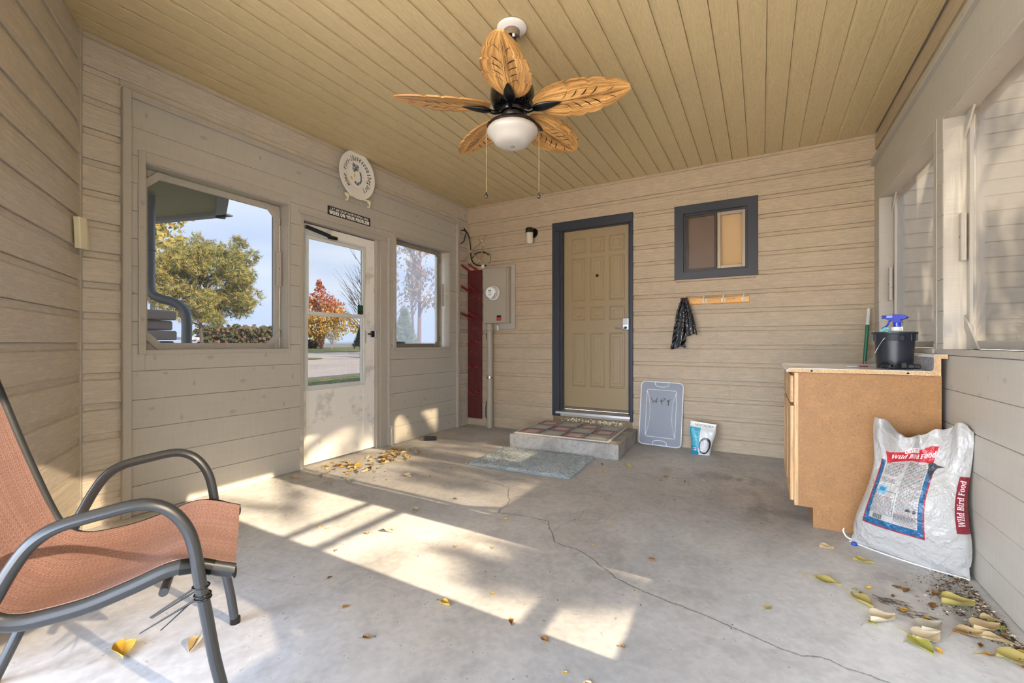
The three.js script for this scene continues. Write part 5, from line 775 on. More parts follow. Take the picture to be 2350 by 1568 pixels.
// ------------------------------------------------------------------ the patio chair
{
  // its own axes: x to its left side (towards the camera), z forward is -s; s measured back from the front edge
  const t = thing('patio_chair', 'sling patio chair with red-brown mesh seat and dark tube frame', 'chair', [-1.689, 0, -0.913], -30 * D2R);
  // direction of l is local +x; the front faces local -z
  const fr = M.charcoal, W = 0.506, P = (s, y, x) => [x, y, -s * -1 * -1];
  const q = (s, y, x) => [x, y, -s]; // s is negative towards the back
  const rail = [[0.012, 0.415], [-0.02, 0.428], [-0.064, 0.446], [-0.12, 0.453], [-0.2, 0.429], [-0.276, 0.409], [-0.348, 0.402], [-0.4, 0.404], [-0.44, 0.424], [-0.478, 0.475], [-0.54, 0.66], [-0.595, 0.85], [-0.645, 1.03]];
  const oval = (pts, rx, ry, seg) => { const g = new THREE.TubeGeometry(curve(pts), seg, 1, 12), c = curve(pts), p = g.attributes.position; for (let i = 0; i <= seg; i++) { const ct = c.getPointAt(i / seg); for (let j = 0; j <= 12; j++) { const k = i * 13 + j; p.setXYZ(k, ct.x + (p.getX(k) - ct.x) * rx, ct.y + (p.getY(k) - ct.y) * ry, ct.z + (p.getZ(k) - ct.z) * ry); } } g.computeVertexNormals(); return g; };
  for (const x of [0, W]) { const r = part('side_rail', oval(rail.map(([s, y]) => q(s, y, x)), 0.013, 0.0195, 70), fr, t); mesh('end_cap', new THREE.SphereGeometry(0.0185, 14, 10).scale(0.75, 1, 0.35).translate(x, 0.412, -0.014), M.black, r); mesh('rail_sleeve', oval([[-0.035, 0.4345], [-0.07, 0.4485], [-0.105, 0.4525]].map(([s, y]) => q(s, y, x)), 0.0142, 0.0206, 16), M.black, r); }
  const arm = [[0.002, 0.0, 0], [-0.012, 0.1, 0.15], [-0.03, 0.2, 0.4], [-0.045, 0.31, 0.7], [-0.06, 0.42, 1], [-0.07, 0.5, 1.1], [-0.084, 0.556, 1.15], [-0.108, 0.6, 1.2], [-0.138, 0.628, 1.25], [-0.18, 0.641, 1.3], [-0.25, 0.632, 1.3], [-0.32, 0.617, 1.25], [-0.362, 0.59, 1.2], [-0.392, 0.545, 1.15], [-0.42, 0.485, 1.1], [-0.45, 0.415, 1], [-0.5, 0.3, 0.9], [-0.56, 0.15, 0.8], [-0.62, 0.0, 0.7]];
  for (const [x, sg] of [[0, -1], [W, 1]]) { part('arm_frame', oval(arm.map(([s, y, k]) => q(s, y, x + sg * (k * 0.031))), 0.0165, 0.0145, 110), fr, t); for (const s of [0.002, -0.62]) part('foot_cap', new THREE.CylinderGeometry(0.017, 0.0175, 0.02, 14).translate(x + sg * (s < -0.1 ? 0.0217 : 0), 0.01, -s), M.black, t); }
  part('cross_bar', rod([0.012, 0.392, 0.14], [W - 0.012, 0.392, 0.14], 0.011), fr, t); part('cross_bar', rod([0.0, 0.33, 0.487], [W, 0.33, 0.487], 0.011), fr, t);
  const rc = curve(rail.map(([s, y]) => V(0, y, -s)));
  part('sling', thick(24, 110, (u, v) => {
    const p = rc.getPointAt(0.012 + 0.985 * v), a = (u - 0.5) * 2, sag = (1 - a * a), seat = 1 - sstep(v, 0.42, 0.55), nar = 0.012 + 0.012 * Math.exp(-(((v - 0.455) / 0.035) ** 2)) * 1.0;
    const fl = sstep(0.05 - v, 0, 0.05);
    return [lerp(nar - 0.006, W - nar + 0.006, u), p.y + 0.017 - 0.028 * sag * seat * (1 - 0.5 * fl) - 0.018 * fl * (0.3 + 0.7 * sag) + 0.003 * Math.sin(u * 13 + v * 9) * seat * sag * (v > 0.04 ? 1 : 0.3), p.z + 0.02 * sag * (1 - seat) - 0.016 * fl];
  }, 0.002, (u, v) => [u * 0.5, v * 1.2]), M.sling, t);
  const zt = []; for (const [y, dx, dy, dz, l] of [[0.405, -0.55, -0.5, 0.25, 0.13], [0.395, -0.8, -0.42, 0.1, 0.16], [0.38, -0.72, -0.6, 0.05, 0.14], [0.372, -0.85, -0.5, 0.3, 0.15]]) { const z = 0.062, x = W + 0.02; zt.push(rod([x, y, z], [x + dx * l * 0.35, y + dy * l, z + (0.55 + dz) * l], 0.0026, 0.0018, 6)); } for (const [y, z] of [[0.405, 0.058], [0.383, 0.055], [0.374, 0.054]]) zt.push(new THREE.TorusGeometry(0.018, 0.0025, 6, 22).rotateX(Math.PI / 2).translate(W + 0.027, y, z));
  const z = part('cable_ties', merge(zt), M.black, t); z.userData.label = 'black cable ties round the near leg';
}
// ------------------------------------------------------------------ fallen leaves
{
  const leafMat = (c) => phys({ color: c, roughness: 0.65, side: THREE.DoubleSide });
  const mats = { tan: leafMat(0xb9a279), pale: leafMat(0xc9b695), yellow: leafMat(0xc79d38), green: leafMat(0xa19d48), olive: leafMat(0xaa9a58), brown: leafMat(0x7a5830), orange: leafMat(0x96672f), grey: leafMat(0xb0a893) };
  const leafG = (seed, curl, fold) => { const R = PRNG(seed), a = R() * 6, b = R() * 6; return thick(10, 14, (u, v) => { const w = 0.36 * Math.pow(Math.sin(Math.PI * Math.pow(clamp(v, 0.001, 0.999), 0.7)), 0.85) * (1 - 0.35 * v * v) + 0.008 * Math.sin(v * 40), s = (u - 0.5) * 2, x = s * w; return [x * (1 - fold * 0.3), 0.012 + curl * (s * s * 0.16 + 0.3 * (v - 0.5) * (v - 0.5)) + fold * Math.abs(s) * w * 0.8 + 0.025 * Math.sin(v * 9 + a) * s + 0.02 * Math.sin(u * 8 + b), v - 0.5]; }, 0.006); };
  const shapes = [leafG(1, 0.3, 0.1), leafG(2, 0.6, 0.25), leafG(3, 0.9, 0.5), leafG(4, 0.2, 0.7)];
  const stemG = (seed) => { const R = PRNG(seed); return tube([[0, 0.02, -0.3], [0.0, 0.018, -0.5], [0.05 * (R() - 0.5), 0.03, -0.75], [0.3 * (R() - 0.5), 0.02, -1.05]], 0.012, 14, 5); };
  const stems = [stemG(1), stemG(2), stemG(3)], ribG = tube([[0, 0.028, -0.45], [0, 0.022, 0], [0, 0.03, 0.4]], 0.008, 10, 4);
  const R = PRNG(200);
  function leaf(label, x, z, size, turn, col, shape, group, y = 0, tilt = 0) {
    const o = thing('fallen_leaf', label, 'leaf', [x, y + 0.0006, z], turn, group); o.scale.setScalar(size * 1.12); o.rotation.x = tilt;
    part('blade', shapes[shape], mats[col], o); const st = part('stem', stems[(shape + Math.round(size * 100)) % 3], mats[col === 'pale' || col === 'grey' ? 'tan' : col], o); mesh('midrib', ribG, mats[col], st); return o;
  }
  for (const a of [
    ['curled tan leaf on the floor between the cabinet toe and the first yellow scraps', 0.25, -2.328, 0.085, 1.3, 'olive', 0], ['small buff leaf lying just before the left corner of the sack', 0.42, -2.62, 0.07, 1.5, 'olive', 1],
    ['narrow pale leaf on its edge between cabinet and sack', 0.285, -2.7, 0.055, 1.7, 'tan', 2], ['torn tan leaf pair, farther of the two pale leaves below the sack', 0.352, -2.21, 0.085, 0.6, 'olive', 1],
    ['bleached whitish leaf, nearer of the two pale leaves below the sack', 0.392, -2.095, 0.09, 2.2, 'pale', 2], ['grey-green leaf overlapping a buff one in front of the sack', 0.535, -2.13, 0.1, 2.4, 'grey', 1],
    ['buff leaf under the grey-green one in front of the sack', 0.51, -2.065, 0.1, 2.3, 'pale', 0], ['yellow-green leaf with a long stem, nearest in front of the sack', 0.476, -1.99, 0.085, 0.4, 'green', 0],
    ['folded yellow leaf close to the seed husks by the right wall', 0.672, -2.365, 0.1, 1.9, 'olive', 2], ['curled tan leaf nearest the right wall', 0.742, -2.3, 0.055, 1.6, 'tan', 3],
    ['golden tan leaf behind the pair by the right wall', 0.708, -2.225, 0.1, 2.2, 'tan', 1], ['golden brown leaf in front of the pair by the right wall', 0.652, -2.165, 0.085, 2.1, 'tan', 0],
    ['buff leaf right of the golden pair by the wall', 0.71, -2.15, 0.07, 1.6, 'tan', 3], ['olive-yellow leaf cut by the lower right edge of the picture', 0.735, -2.055, 0.11, 1.7, 'olive', 0],
    ['bright yellow leaf on the floor under the patio chair', -1.85, -0.645, 0.088, 1.2, 'yellow', 1], ['rolled pale brown leaf behind the near chair leg', -1.68, -0.775, 0.07, 0.8, 'tan', 3],
    ['pale yellow leaf by the wall left of the storm door', -3.1, -2.12, 0.075, 1.2, 'pale', 0], ['greyish leaf in the shadow stripe, farther left one', -2.752, -2.156, 0.06, 1.5, 'grey', 0], ['greyish leaf in the shadow stripe, farther right one', -2.66, -2.26, 0.07, 1.0, 'grey', 1], ['greyish leaf in the shadow stripe, leftmost', -2.95, -2.23, 0.05, 1.3, 'grey', 2],
    ['upright crumpled grey leaf in the middle of the floor', -1.84, -2.055, 0.055, 0.3, 'grey', 2], ['torn cream leaf in the middle of the large sun patch', -1.767, -1.765, 0.055, 1.6, 'pale', 2], ['cream leaf pair on the sunny floor before the grey mat', -2.37, -2.57, 0.065, 1.4, 'pale', 2],
    ['small yellow leaf at the near edge of the large sun patch', -1.084, -1.385, 0.04, 1.5, 'yellow', 2], ['orange scrap of leaf between the two sun patches', -0.8, -1.41, 0.03, 0.5, 'orange', 2], ['orange-brown leaf near the corner of the sun patch', -0.653, -1.386, 0.028, 1.2, 'orange', 1], ['brown scrap of leaf in the middle of the near floor', -1.197, -1.089, 0.026, 1.9, 'brown', 2],
    ['curled tan leaf by the right foot of the concrete step', -0.965, -3.69, 0.055, 1.0, 'olive', 2], ['pale leaf scrap right of the grey mat', -1.08, -3.41, 0.045, 0.9, 'tan', 2], ['tan leaf with a long stem alone on the right floor', 0.024, -1.985, 0.035, 2.6, 'olive', 0], ['orange leaf by the right edge of the grey mat', -1.17, -3.62, 0.035, 0.4, 'orange', 2], ['small leaf lying on the far left of the grey mat', -2.06, -3.6, 0.04, 1.1, 'tan', 2],
  ]) leaf(...a);
  // the drift by the storm door and thinner scatter over the floor
  const cols = ['tan', 'pale', 'yellow', 'tan', 'pale', 'olive', 'pale', 'brown'];
  for (let k = 0; k < 118; k++) { const g = k < 78, x = g ? -3.02 + 0.22 * (R() + R() - 0.8) + 0.1 * R() : -2.98 + 0.34 * (R() + R() - 1), z = g ? -2.98 + 0.3 * (R() + R() - 1) : -2.48 + 0.36 * (R() - 0.5); leaf('small dry leaf in the drift at the foot of the storm door', Math.max(-3.2, x), z, 0.032 + 0.045 * R() * R(), R() * 6.3, cols[Math.floor(R() * 8)], Math.floor(R() * 4), 'leaves drifted against the storm door', g ? 0.012 * R() : 0, (R() - 0.5) * 0.6); }
  for (let k = 0; k < 46; k++) { const x = -2.9 + 2.6 * R(), z = -1.0 - 2.6 * R(); leaf('tiny dry leaf scrap scattered over the open floor', x, z, 0.014 + 0.016 * R() * R(), R() * 6.3, ['brown', 'orange', 'yellow', 'tan'][Math.floor(R() * 4)], 1 + Math.floor(R() * 3), 'leaf scraps scattered over the floor', 0, (R() - 0.5) * 0.4); }
  for (let k = 0; k < 26; k++) { const q = R(), x = lerp(0.3, 0.76, R()), z = lerp(-2.45, -1.98, R()); leaf('small brown leaf scrap among the larger leaves before the sack', x, z, 0.018 + 0.022 * R(), R() * 6.3, ['brown', 'orange', 'yellow', 'brown', 'green'][Math.floor(R() * 5)], 1 + Math.floor(R() * 3), 'leaf scraps before the seed sack', 0, (R() - 0.5) * 0.4); }
  // crumbs nobody could count
  const crumbG = new THREE.TetrahedronGeometry(0.0042).scale(1.6, 0.35, 0.8);
  const crumbs = (name, label, cat, n, where, pal, size, geo) => { const m = new THREE.InstancedMesh(geo, std({ color: 0xffffff, roughness: 0.8 }), n), o = new THREE.Object3D(), c = new THREE.Color(); for (let k = 0; k < n; k++) { const p = where(); o.position.set(p[0], 0.0012 + (p[2] || 0), p[1]); o.rotation.set((R() - 0.5) * 0.5, R() * 6.3, (R() - 0.5) * 0.5); o.scale.setScalar(size * (0.4 + R() * R() * 1.3)); o.updateMatrix(); m.setMatrixAt(k, o.matrix); m.setColorAt(k, c.set(pal[Math.floor(R() * pal.length)])); } m.name = numbered(name); m.castShadow = m.receiveShadow = true; scene.add(m); tag(m, label, cat, null, 'stuff'); };
  crumbs('leaf_crumbs', 'crumbs of leaf and grit strewn over the concrete floor', 'leaf litter', 1500, () => { const q = R(); return q < 0.3 ? [-3.2 + 1.2 * R() * R(), -1.8 - 1.7 * R()] : q < 0.45 ? [-3.2 + 0.5 * R(), -4.6 + 0.2 * R()] : q < 0.65 ? [-0.6 + 0.8 * R(), -3.3 - 1.1 * R()] : [-3.1 + 3.8 * R(), -0.5 - 3.7 * R()]; }, ['#4a3a28', '#6b5232', '#8c6a38', '#2e2720', '#a98548', '#776a58'], 0.85, crumbG);
  crumbs('seed_husks', 'spilled bird seed and husks between the sack and the right wall', 'seed', 1700, () => { const t = R(), w = 0.03 + 0.3 * Math.sin(Math.PI * clamp(t * 0.9 + 0.1)) * R() * R(); return [0.795 - w * (0.6 + 0.4 * R()), lerp(-2.72, -2.02, t) + 0.04 * (R() - 0.5), 0.006 * R() * (1 - t)]; }, ['#2a221a', '#4b3826', '#8d6b42', '#d8cdb8', '#6a4a2a', '#3a2d20', '#bfae92'], 1.0, new THREE.OctahedronGeometry(0.0036).scale(1.7, 0.6, 0.9));
  // wood-shaving clumps of dead needles
  for (const [label, x, z, s] of [['dark wisp of dead conifer needles, upper one before the sack', 0.44, -2.27, 0.1], ['dark wisp of dead conifer needles, lower one before the sack', 0.505, -2.2, 0.12]]) { const L = []; for (let k = 0; k < 46; k++) { const a = 0.6 + (R() - 0.5) * 1.2, q = [x + (R() - 0.5) * s, 0.002 + 0.005 * R(), z + (R() - 0.5) * s * 0.5]; L.push(rod(q, [q[0] + Math.cos(a) * 0.03, 0.002 + 0.01 * R(), q[2] + Math.sin(a) * 0.02], 0.0008, 0.0005, 4)); } const m = mesh('needle_wisp', merge(L), std({ color: 0x4a3d30, roughness: 0.9 })); tag(m, label, 'plant litter', null, 'stuff'); }
}
// ------------------------------------------------------------------ outdoors
const groundY = (x) => -0.15 + 0.018 * Math.max(0, Math.min(-x, 45) - 6);
{
  const a = fbm(256, 256, 24, 24, 4, 81), b = fbm(256, 256, 5, 5, 4, 82), c = fbm(256, 256, 90, 90, 2, 83);
  const tx = (f, s) => pix(256, 256, f, true, s, s);
  M.lawn = std({ map: tx((i) => { const l = sstep(a[i], 0.5, 0.62); const v = 0.8 + 0.5 * (c[i] - 0.5); return [lerp(0.5, 0.80, l) * v, lerp(0.55, 0.66, l) * v, lerp(0.27, 0.42, l) * v]; }, 3), roughness: 0.95 });
  M.lawnFar = std({ map: tx((i) => { const v = 0.85 + 0.3 * (c[i] - 0.5), l = sstep(b[i], 0.5, 0.7); return [lerp(0.52, 0.66, l) * v, lerp(0.58, 0.62, l) * v, lerp(0.32, 0.42, l) * v]; }, 6), roughness: 0.95 });
  M.gravel = std({ map: tx((i) => { const v = 0.8 + 0.18 * (c[i] - 0.5) + 0.14 * (b[i] - 0.5); return [v, v * 0.92, v * 0.84]; }, 5), roughness: 0.95 });
  M.field = std({ map: tx((i) => { const v = 0.62 + 0.2 * (a[i] - 0.5); return [v, v * 0.94, v * 0.84]; }, 14), roughness: 1 });
  M.bark = std({ map: pix(256, 256, (i) => { const v = 0.42 + 0.4 * (a[i] - 0.5); return [v, v * 0.9, v * 0.8]; }, true, 0.6, 0.6), bumpMap: pix(256, 256, (i) => a[i], false, 0.6, 0.6), bumpScale: 0.01, roughness: 0.9 });
  M.barkPink = std({ color: 0x8f6a60, roughness: 0.9 });
}
const strip = (x0, x1, z0, z1, w0 = 0, w1 = 0) => sheet(30, 60, (u, v) => { const z = lerp(z0, z1, v), x = lerp(x0 + w0 * Math.sin(z * 0.31) + w0 * 0.5 * Math.sin(z * 0.77 + 1), x1 + w1 * Math.sin(z * 0.23 + 2) + w1 * 0.4 * Math.sin(z * 0.9), u); return [x, groundY(x), -z]; }, (u, v) => [lerp(x0, x1, u), lerp(z0, z1, v)]);
for (const [n, l, a, b, w0, w1, m] of [['lawn', 'near lawn littered with fallen yellow leaves', -12, -3.4, 0.5, 0, 'lawn'], ['driveway', 'pale gravel driveway beyond the storm door', -31, -12, 0.8, 0.5, 'gravel'], ['verge', 'strip of far lawn under the red maple', -45, -31, 0.4, 0.8, 'lawnFar'], ['field', 'dry stubble field out to the horizon', -170, -45, 0, 0.4, 'field']]) {
  const o = mesh(n, strip(a, b, n === 'field' ? -160 : -60, n === 'field' ? 160 : 90, w0, w1), M[m]); tag(o, l, 'ground'); o.userData.kind = 'structure';
}
{ const g = sheet(24, 24, (u, v) => [lerp(-3.4, 60, u), -0.15, lerp(-60, 40, v)], (u, v) => [u * 60, v * 100]); const o = mesh('unseen_yard', g, M.gravel); tag(o, 'unseen ground round the porch, pale gravel added to bounce light upward', 'ground'); o.userData.kind = 'structure'; }  // unseen ground, pale gravel added to bounce light onto the ceiling
{ const s = new THREE.Shape(); const R = PRNG(2); for (let k = 0; k <= 20; k++) { const t = (k / 20) * Math.PI * 2, r = 0.75 + 0.2 * R(), x = Math.cos(t) * 1.1 * r, y = Math.sin(t) * 1.2 * r; k ? s.lineTo(x, y) : s.moveTo(x, y); } const g = new THREE.ShapeGeometry(s); g.rotateX(-Math.PI / 2); g.rotateZ(-0.018); g.translate(-22.4, groundY(-22.4) + 0.03, -15.85); const o = mesh('grass_patch', g, M.lawnFar); tag(o, 'small patch of grass at the edge of the gravel', 'grass', null, 'stuff'); }

// foliage: leaf blades scattered in a crown, as one instanced part of its tree
const leafQuad = (() => { const g = new THREE.BufferGeometry(); g.setAttribute('position', new THREE.Float32BufferAttribute([0, 0, 0, 0.5, 0.28, 0.1, 0, 1, 0, -0.5, 0.28, 0.1], 3)); g.setIndex([0, 1, 2, 0, 2, 3]); g.computeVertexNormals(); return g; })();
const needleTuft = (() => { const list = [], R = PRNG(6); for (let k = 0; k < 9; k++) { const g = new THREE.ConeGeometry(0.05, 1, 3, 1); g.translate(0, 0.5, 0); g.rotateX((R() - 0.5) * 2.2); g.rotateZ((R() - 0.5) * 2.2); list.push(g); } return merge(list); })();
function foliage(parent, name, n, seed, where, size, colour, geo = leafQuad, roughness = 0.7, trans = 0.35) {
  const R = PRNG(seed), m = new THREE.InstancedMesh(geo, phys({ color: 0xffffff, roughness, side: THREE.DoubleSide, transmission: geo === leafQuad ? trans : 0, thickness: 0 }), n), o = new THREE.Object3D(), c = new THREE.Color();
  for (let i = 0; i < n; i++) {
    const p = where(R, i); o.position.set(...p); o.rotation.set(R() * 6.3, R() * 6.3, R() * 6.3); o.scale.setScalar(size * (0.6 + 0.8 * R())); o.updateMatrix(); m.setMatrixAt(i, o.matrix);
    const k = colour(R, p); c.set(k[Math.floor(R() * k.length)]).multiplyScalar(0.8 + 0.4 * R()); m.setColorAt(i, c);
  }
  m.name = name; m.castShadow = m.receiveShadow = true; m.userData.kind = 'stuff'; parent.add(m); return m;
}
const ball = (cx, cy, cz, rx, ry, rz, fill = 0.5) => (R) => { let x, y, z, l; do { x = R() * 2 - 1; y = R() * 2 - 1; z = R() * 2 - 1; l = Math.hypot(x, y, z); } while (l > 1 || l < fill * R()); return [cx + x * rx, cy + y * ry, cz + z * rz]; };
const clusters = (list) => (R, i) => { const k = list[i % list.length]; return ball(...k)(R); };
function crownClusters(seed, n, cx, cy, cz, rx, ry, rz, r) { const R = PRNG(seed), L = []; for (let k = 0; k < n; k++) { const p = ball(0, 0, 0, 1, 1, 1, 0.75)(R); const q = r * (0.7 + 0.6 * R()); L.push([cx + p[0] * rx, cy + p[1] * ry, cz + p[2] * rz, q, q * 0.75, q, 0.3]); } return L; }
const limb = (a, b, r0, r1, bend, R) => { const A = V(...a), B = V(...b), m = A.clone().lerp(B, 0.5).add(V((R() - 0.5) * bend, R() * bend * 0.5, (R() - 0.5) * bend)), c = curve([A, m, B]); const g = new THREE.TubeGeometry(c, 8, 1, 7), p = g.attributes.position; for (let i = 0; i <= 8; i++) { const ctr = c.getPointAt(i / 8), r = lerp(r0, r1, i / 8); for (let j = 0; j <= 7; j++) { const k = i * 8 + j; p.setXYZ(k, ctr.x + (p.getX(k) - ctr.x) * r, ctr.y + (p.getY(k) - ctr.y) * r, ctr.z + (p.getZ(k) - ctr.z) * r); } } g.computeVertexNormals(); return g; };
{ // maple in autumn colour
  const t = thing('maple_tree', 'round maple turning red at the top and gold below, seen through the storm door', 'tree', [-39, groundY(-39), -29.6]), R = PRNG(90);
  const L = []; for (const [dz, x, k] of [[-0.3, 0, 0], [0.5, 0.2, 0], [-0.9, -0.3, 0], [1.1, 0, 0]]) L.push(limb([0, 0.1, 0], [x, 3.2, dz * 1.4], 0.16, 0.05, 0.4, R)); for (let k = 0; k < 14; k++) L.push(limb([(R() - 0.5) * 0.6, 1.4 + R() * 1.5, (R() - 0.5)], [(R() - 0.5) * 3.5, 3 + R() * 3, (R() - 0.5) * 4.5], 0.06, 0.015, 0.5, R));
  L.push(rod([0, -0.3, 0], [0, 0.5, 0], 0.24, 0.17, 9)); part('trunk', merge(L), M.barkPink, t);
  const C = crownClusters(91, 60, 0, 3.3, 0, 2.3, 2.3, 2.7, 0.75).filter((c) => { const w = 1 - Math.max(0, (c[1] - 2.9) / 4.4); return Math.hypot(c[0] / 2.6, c[2] / 3.0) < w; });
  for (const [dx, y, dz, r] of [[0, 5.6, 0.2, 0.62], [0.1, 6.2, 0.25, 0.48], [0, 6.65, 0.3, 0.3], [0.2, 5.2, -0.6, 0.7], [-0.3, 5.0, 0.9, 0.65], [2.2, 2.2, -1.5, 0.7], [2.6, 2.7, -1.7, 0.6], [1.9, 2.9, -1.2, 0.8], [2.9, 2.0, -1.9, 0.5], [1.6, 3.6, -1.0, 0.7], [2.3, 3.3, -1.4, 0.5], [-1.2, 2.4, 0.7, 0.7], [-1.1, 3.2, 0.6, 0.7], [1.4, 1.8, -0.9, 0.7]]) C.push([dx, y, dz, r, r * 0.9, r, 0.2]);
  foliage(t, 'foliage', 5200, 92, clusters(C), 0.2, (R, p) => { const h = p[1] + (R() - 0.5) * 1.6; return h > 4.6 ? ['#bb6a58', '#c97a60', '#ad5f52', '#cc8a5c'] : h > 3.4 ? ['#cf8a52', '#d8a85a', '#c47556', '#d9b464'] : ['#dcb95c', '#d9c068', '#bfb062', '#cf9d52']; });
}
{ // the pine outside the big screen
  const t = thing('pine_tree', 'bushy yellow-green pine seen through the larger left screen', 'tree', [-17.6, groundY(-17.6), -8.46]), R = PRNG(94);
  const L = [limb([0, -0.2, 0], [0, 4.6, 0.1], 0.07, 0.03, 0.2, R)]; for (let k = 0; k < 22; k++) { const y = 1.7 + R() * 2.6, a = R() * 6.3, l = 1.2 * (0.5 + 0.5 * R()); L.push(limb([0, y - 0.2, 0], [Math.cos(a) * l, y + 0.3, Math.sin(a) * l], 0.035, 0.012, 0.3, R)); }
  part('trunk', merge(L), M.bark, t);
  const C = crownClusters(95, 80, 0, 3.15, -0.1, 1.6, 1.5, 1.72, 0.42); C.push([0.2, 4.75, -1.1, 0.3, 0.35, 0.3, 0.2], [0.3, 4.3, -1.5, 0.4, 0.35, 0.4, 0.2]);
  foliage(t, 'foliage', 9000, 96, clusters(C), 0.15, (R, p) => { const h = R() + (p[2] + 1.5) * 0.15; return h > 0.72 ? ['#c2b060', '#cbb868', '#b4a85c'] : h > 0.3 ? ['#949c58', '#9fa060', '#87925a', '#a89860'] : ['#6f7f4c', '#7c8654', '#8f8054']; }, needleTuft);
}
{
  const t = thing('birch_tree', 'yellow-leaved tree standing behind the pine, by the downspout', 'tree', [-25.5, groundY(-25.5), -10.1]), R = PRNG(97);
  part('trunk', merge([limb([0, -0.2, 0], [0, 7, 0], 0.12, 0.04, 0.4, R), limb([0, 3, 0], [0.5, 6, 1.2], 0.06, 0.02, 0.3, R)]), M.bark, t);
  foliage(t, 'foliage', 2600, 98, clusters(crownClusters(99, 26, 0, 5.6, 0.4, 1.6, 2.0, 1.9, 0.6)), 0.24, () => ['#cdb55c', '#d6be64', '#b0a55a', '#9a985a']);
}
{
  const t = thing('hedge', 'long rust-brown hedge low behind the pine', 'hedge', [0, 0, 0]), A = [-28.5, -13.7], B = [-24.4, -16.1];
  foliage(t, 'foliage', 5200, 100, (R) => { const u = R(), k = R(); const x = lerp(A[0], B[0], u), z = lerp(A[1], B[1], u); return [x + (R() - 0.5) * 1.2, groundY(x) + k * (1.72 + 0.1 * Math.sin(u * 17)), z + (R() - 0.5) * 1.2]; }, 0.2, () => ['#7d6a42', '#8a6f48', '#6d7040', '#94694a', '#5f6a38']);
  const R = PRNG(101), L = []; for (let k = 0; k < 40; k++) { const u = k / 39, x = lerp(A[0], B[0], u), z = lerp(A[1], B[1], u); L.push(limb([x, groundY(x) - 0.1, z], [x + (R() - 0.5) * 0.5, groundY(x) + 1.5, z + (R() - 0.5) * 0.5], 0.03, 0.01, 0.2, R)); } part('stems', merge(L), M.bark, t);
}
function bareTree(name, label, p, h, spread, seed, mat, r = 0.09, leaves = 0, cols = null, group) {
  const t = thing(name, label, 'tree', p, 0, group), R = PRNG(seed), L = [limb([0, -0.3, 0], [0, h, 0], r, r * 0.25, 0.3, R)];
  const tips = []; for (let k = 0; k < 46; k++) { const y = h * (0.18 + 0.75 * R()), a = R() * 6.3, l = spread * (0.4 + 0.6 * R()) * (1 - 0.5 * y / h), e = [Math.cos(a) * l, y + l * (0.9 + R()), Math.sin(a) * l]; L.push(limb([0, y, 0], e, r * 0.3, 0.008, 0.3, R)); tips.push(e); for (let q = 0; q < 2; q++) { const f = [e[0] * (0.6 + R()), e[1] + R() * 0.8 - 0.1, e[2] * (0.6 + R())]; L.push(limb([e[0] * 0.6, lerp(y, e[1], 0.6), e[2] * 0.6], f, 0.012, 0.004, 0.2, R)); } }
  part('trunk', merge(L), mat, t);
  if (leaves) foliage(t, 'foliage', leaves, seed + 1, (R) => { const e = tips[Math.floor(R() * tips.length)]; return [e[0] + (R() - 0.5) * 0.7, e[1] + (R() - 0.5) * 0.9, e[2] + (R() - 0.5) * 0.7]; }, 0.2, () => cols);
  return t;
}
bareTree('poplar_tree', 'tall thin poplar at the left of the cloudy screen', [-21.6, groundY(-21.6), -21.8], 13, 1.0, 111, M.barkPink, 0.14, 700, ['#b09a6a', '#a98f74', '#9c9878']);
bareTree('poplar_tree', 'tall thin poplar in the middle of the cloudy screen', [-20.4, groundY(-20.4), -23.2], 14, 1.2, 113, M.barkPink, 0.15, 900, ['#b09a6a', '#a9806a', '#b58f60']);
bareTree('poplar_tree', 'tall thin poplar at the right of the cloudy screen', [-19.2, groundY(-19.2), -24.4], 13, 1.1, 115, M.barkPink, 0.13, 700, ['#b09a6a', '#a98f74', '#a88a60']);
bareTree('poplar_tree', 'shorter thin poplar between the other two in the cloudy screen', [-23.4, groundY(-23.4), -26.0], 10, 1.0, 117, M.barkPink, 0.12, 600, ['#a98f74', '#9c9878']);
bareTree('bare_tree', 'leafless tree reaching in at the right edge of the storm door glass', [-23.4, groundY(-23.4), -21.3], 6.0, 2.2, 119, M.bark, 0.09);
bareTree('sapling', 'small bare sapling right of the maple', [-37.2, groundY(-37.2), -29.5], 1.5, 0.9, 121, std({ color: 0xa39a90, roughness: 0.9 }), 0.04);
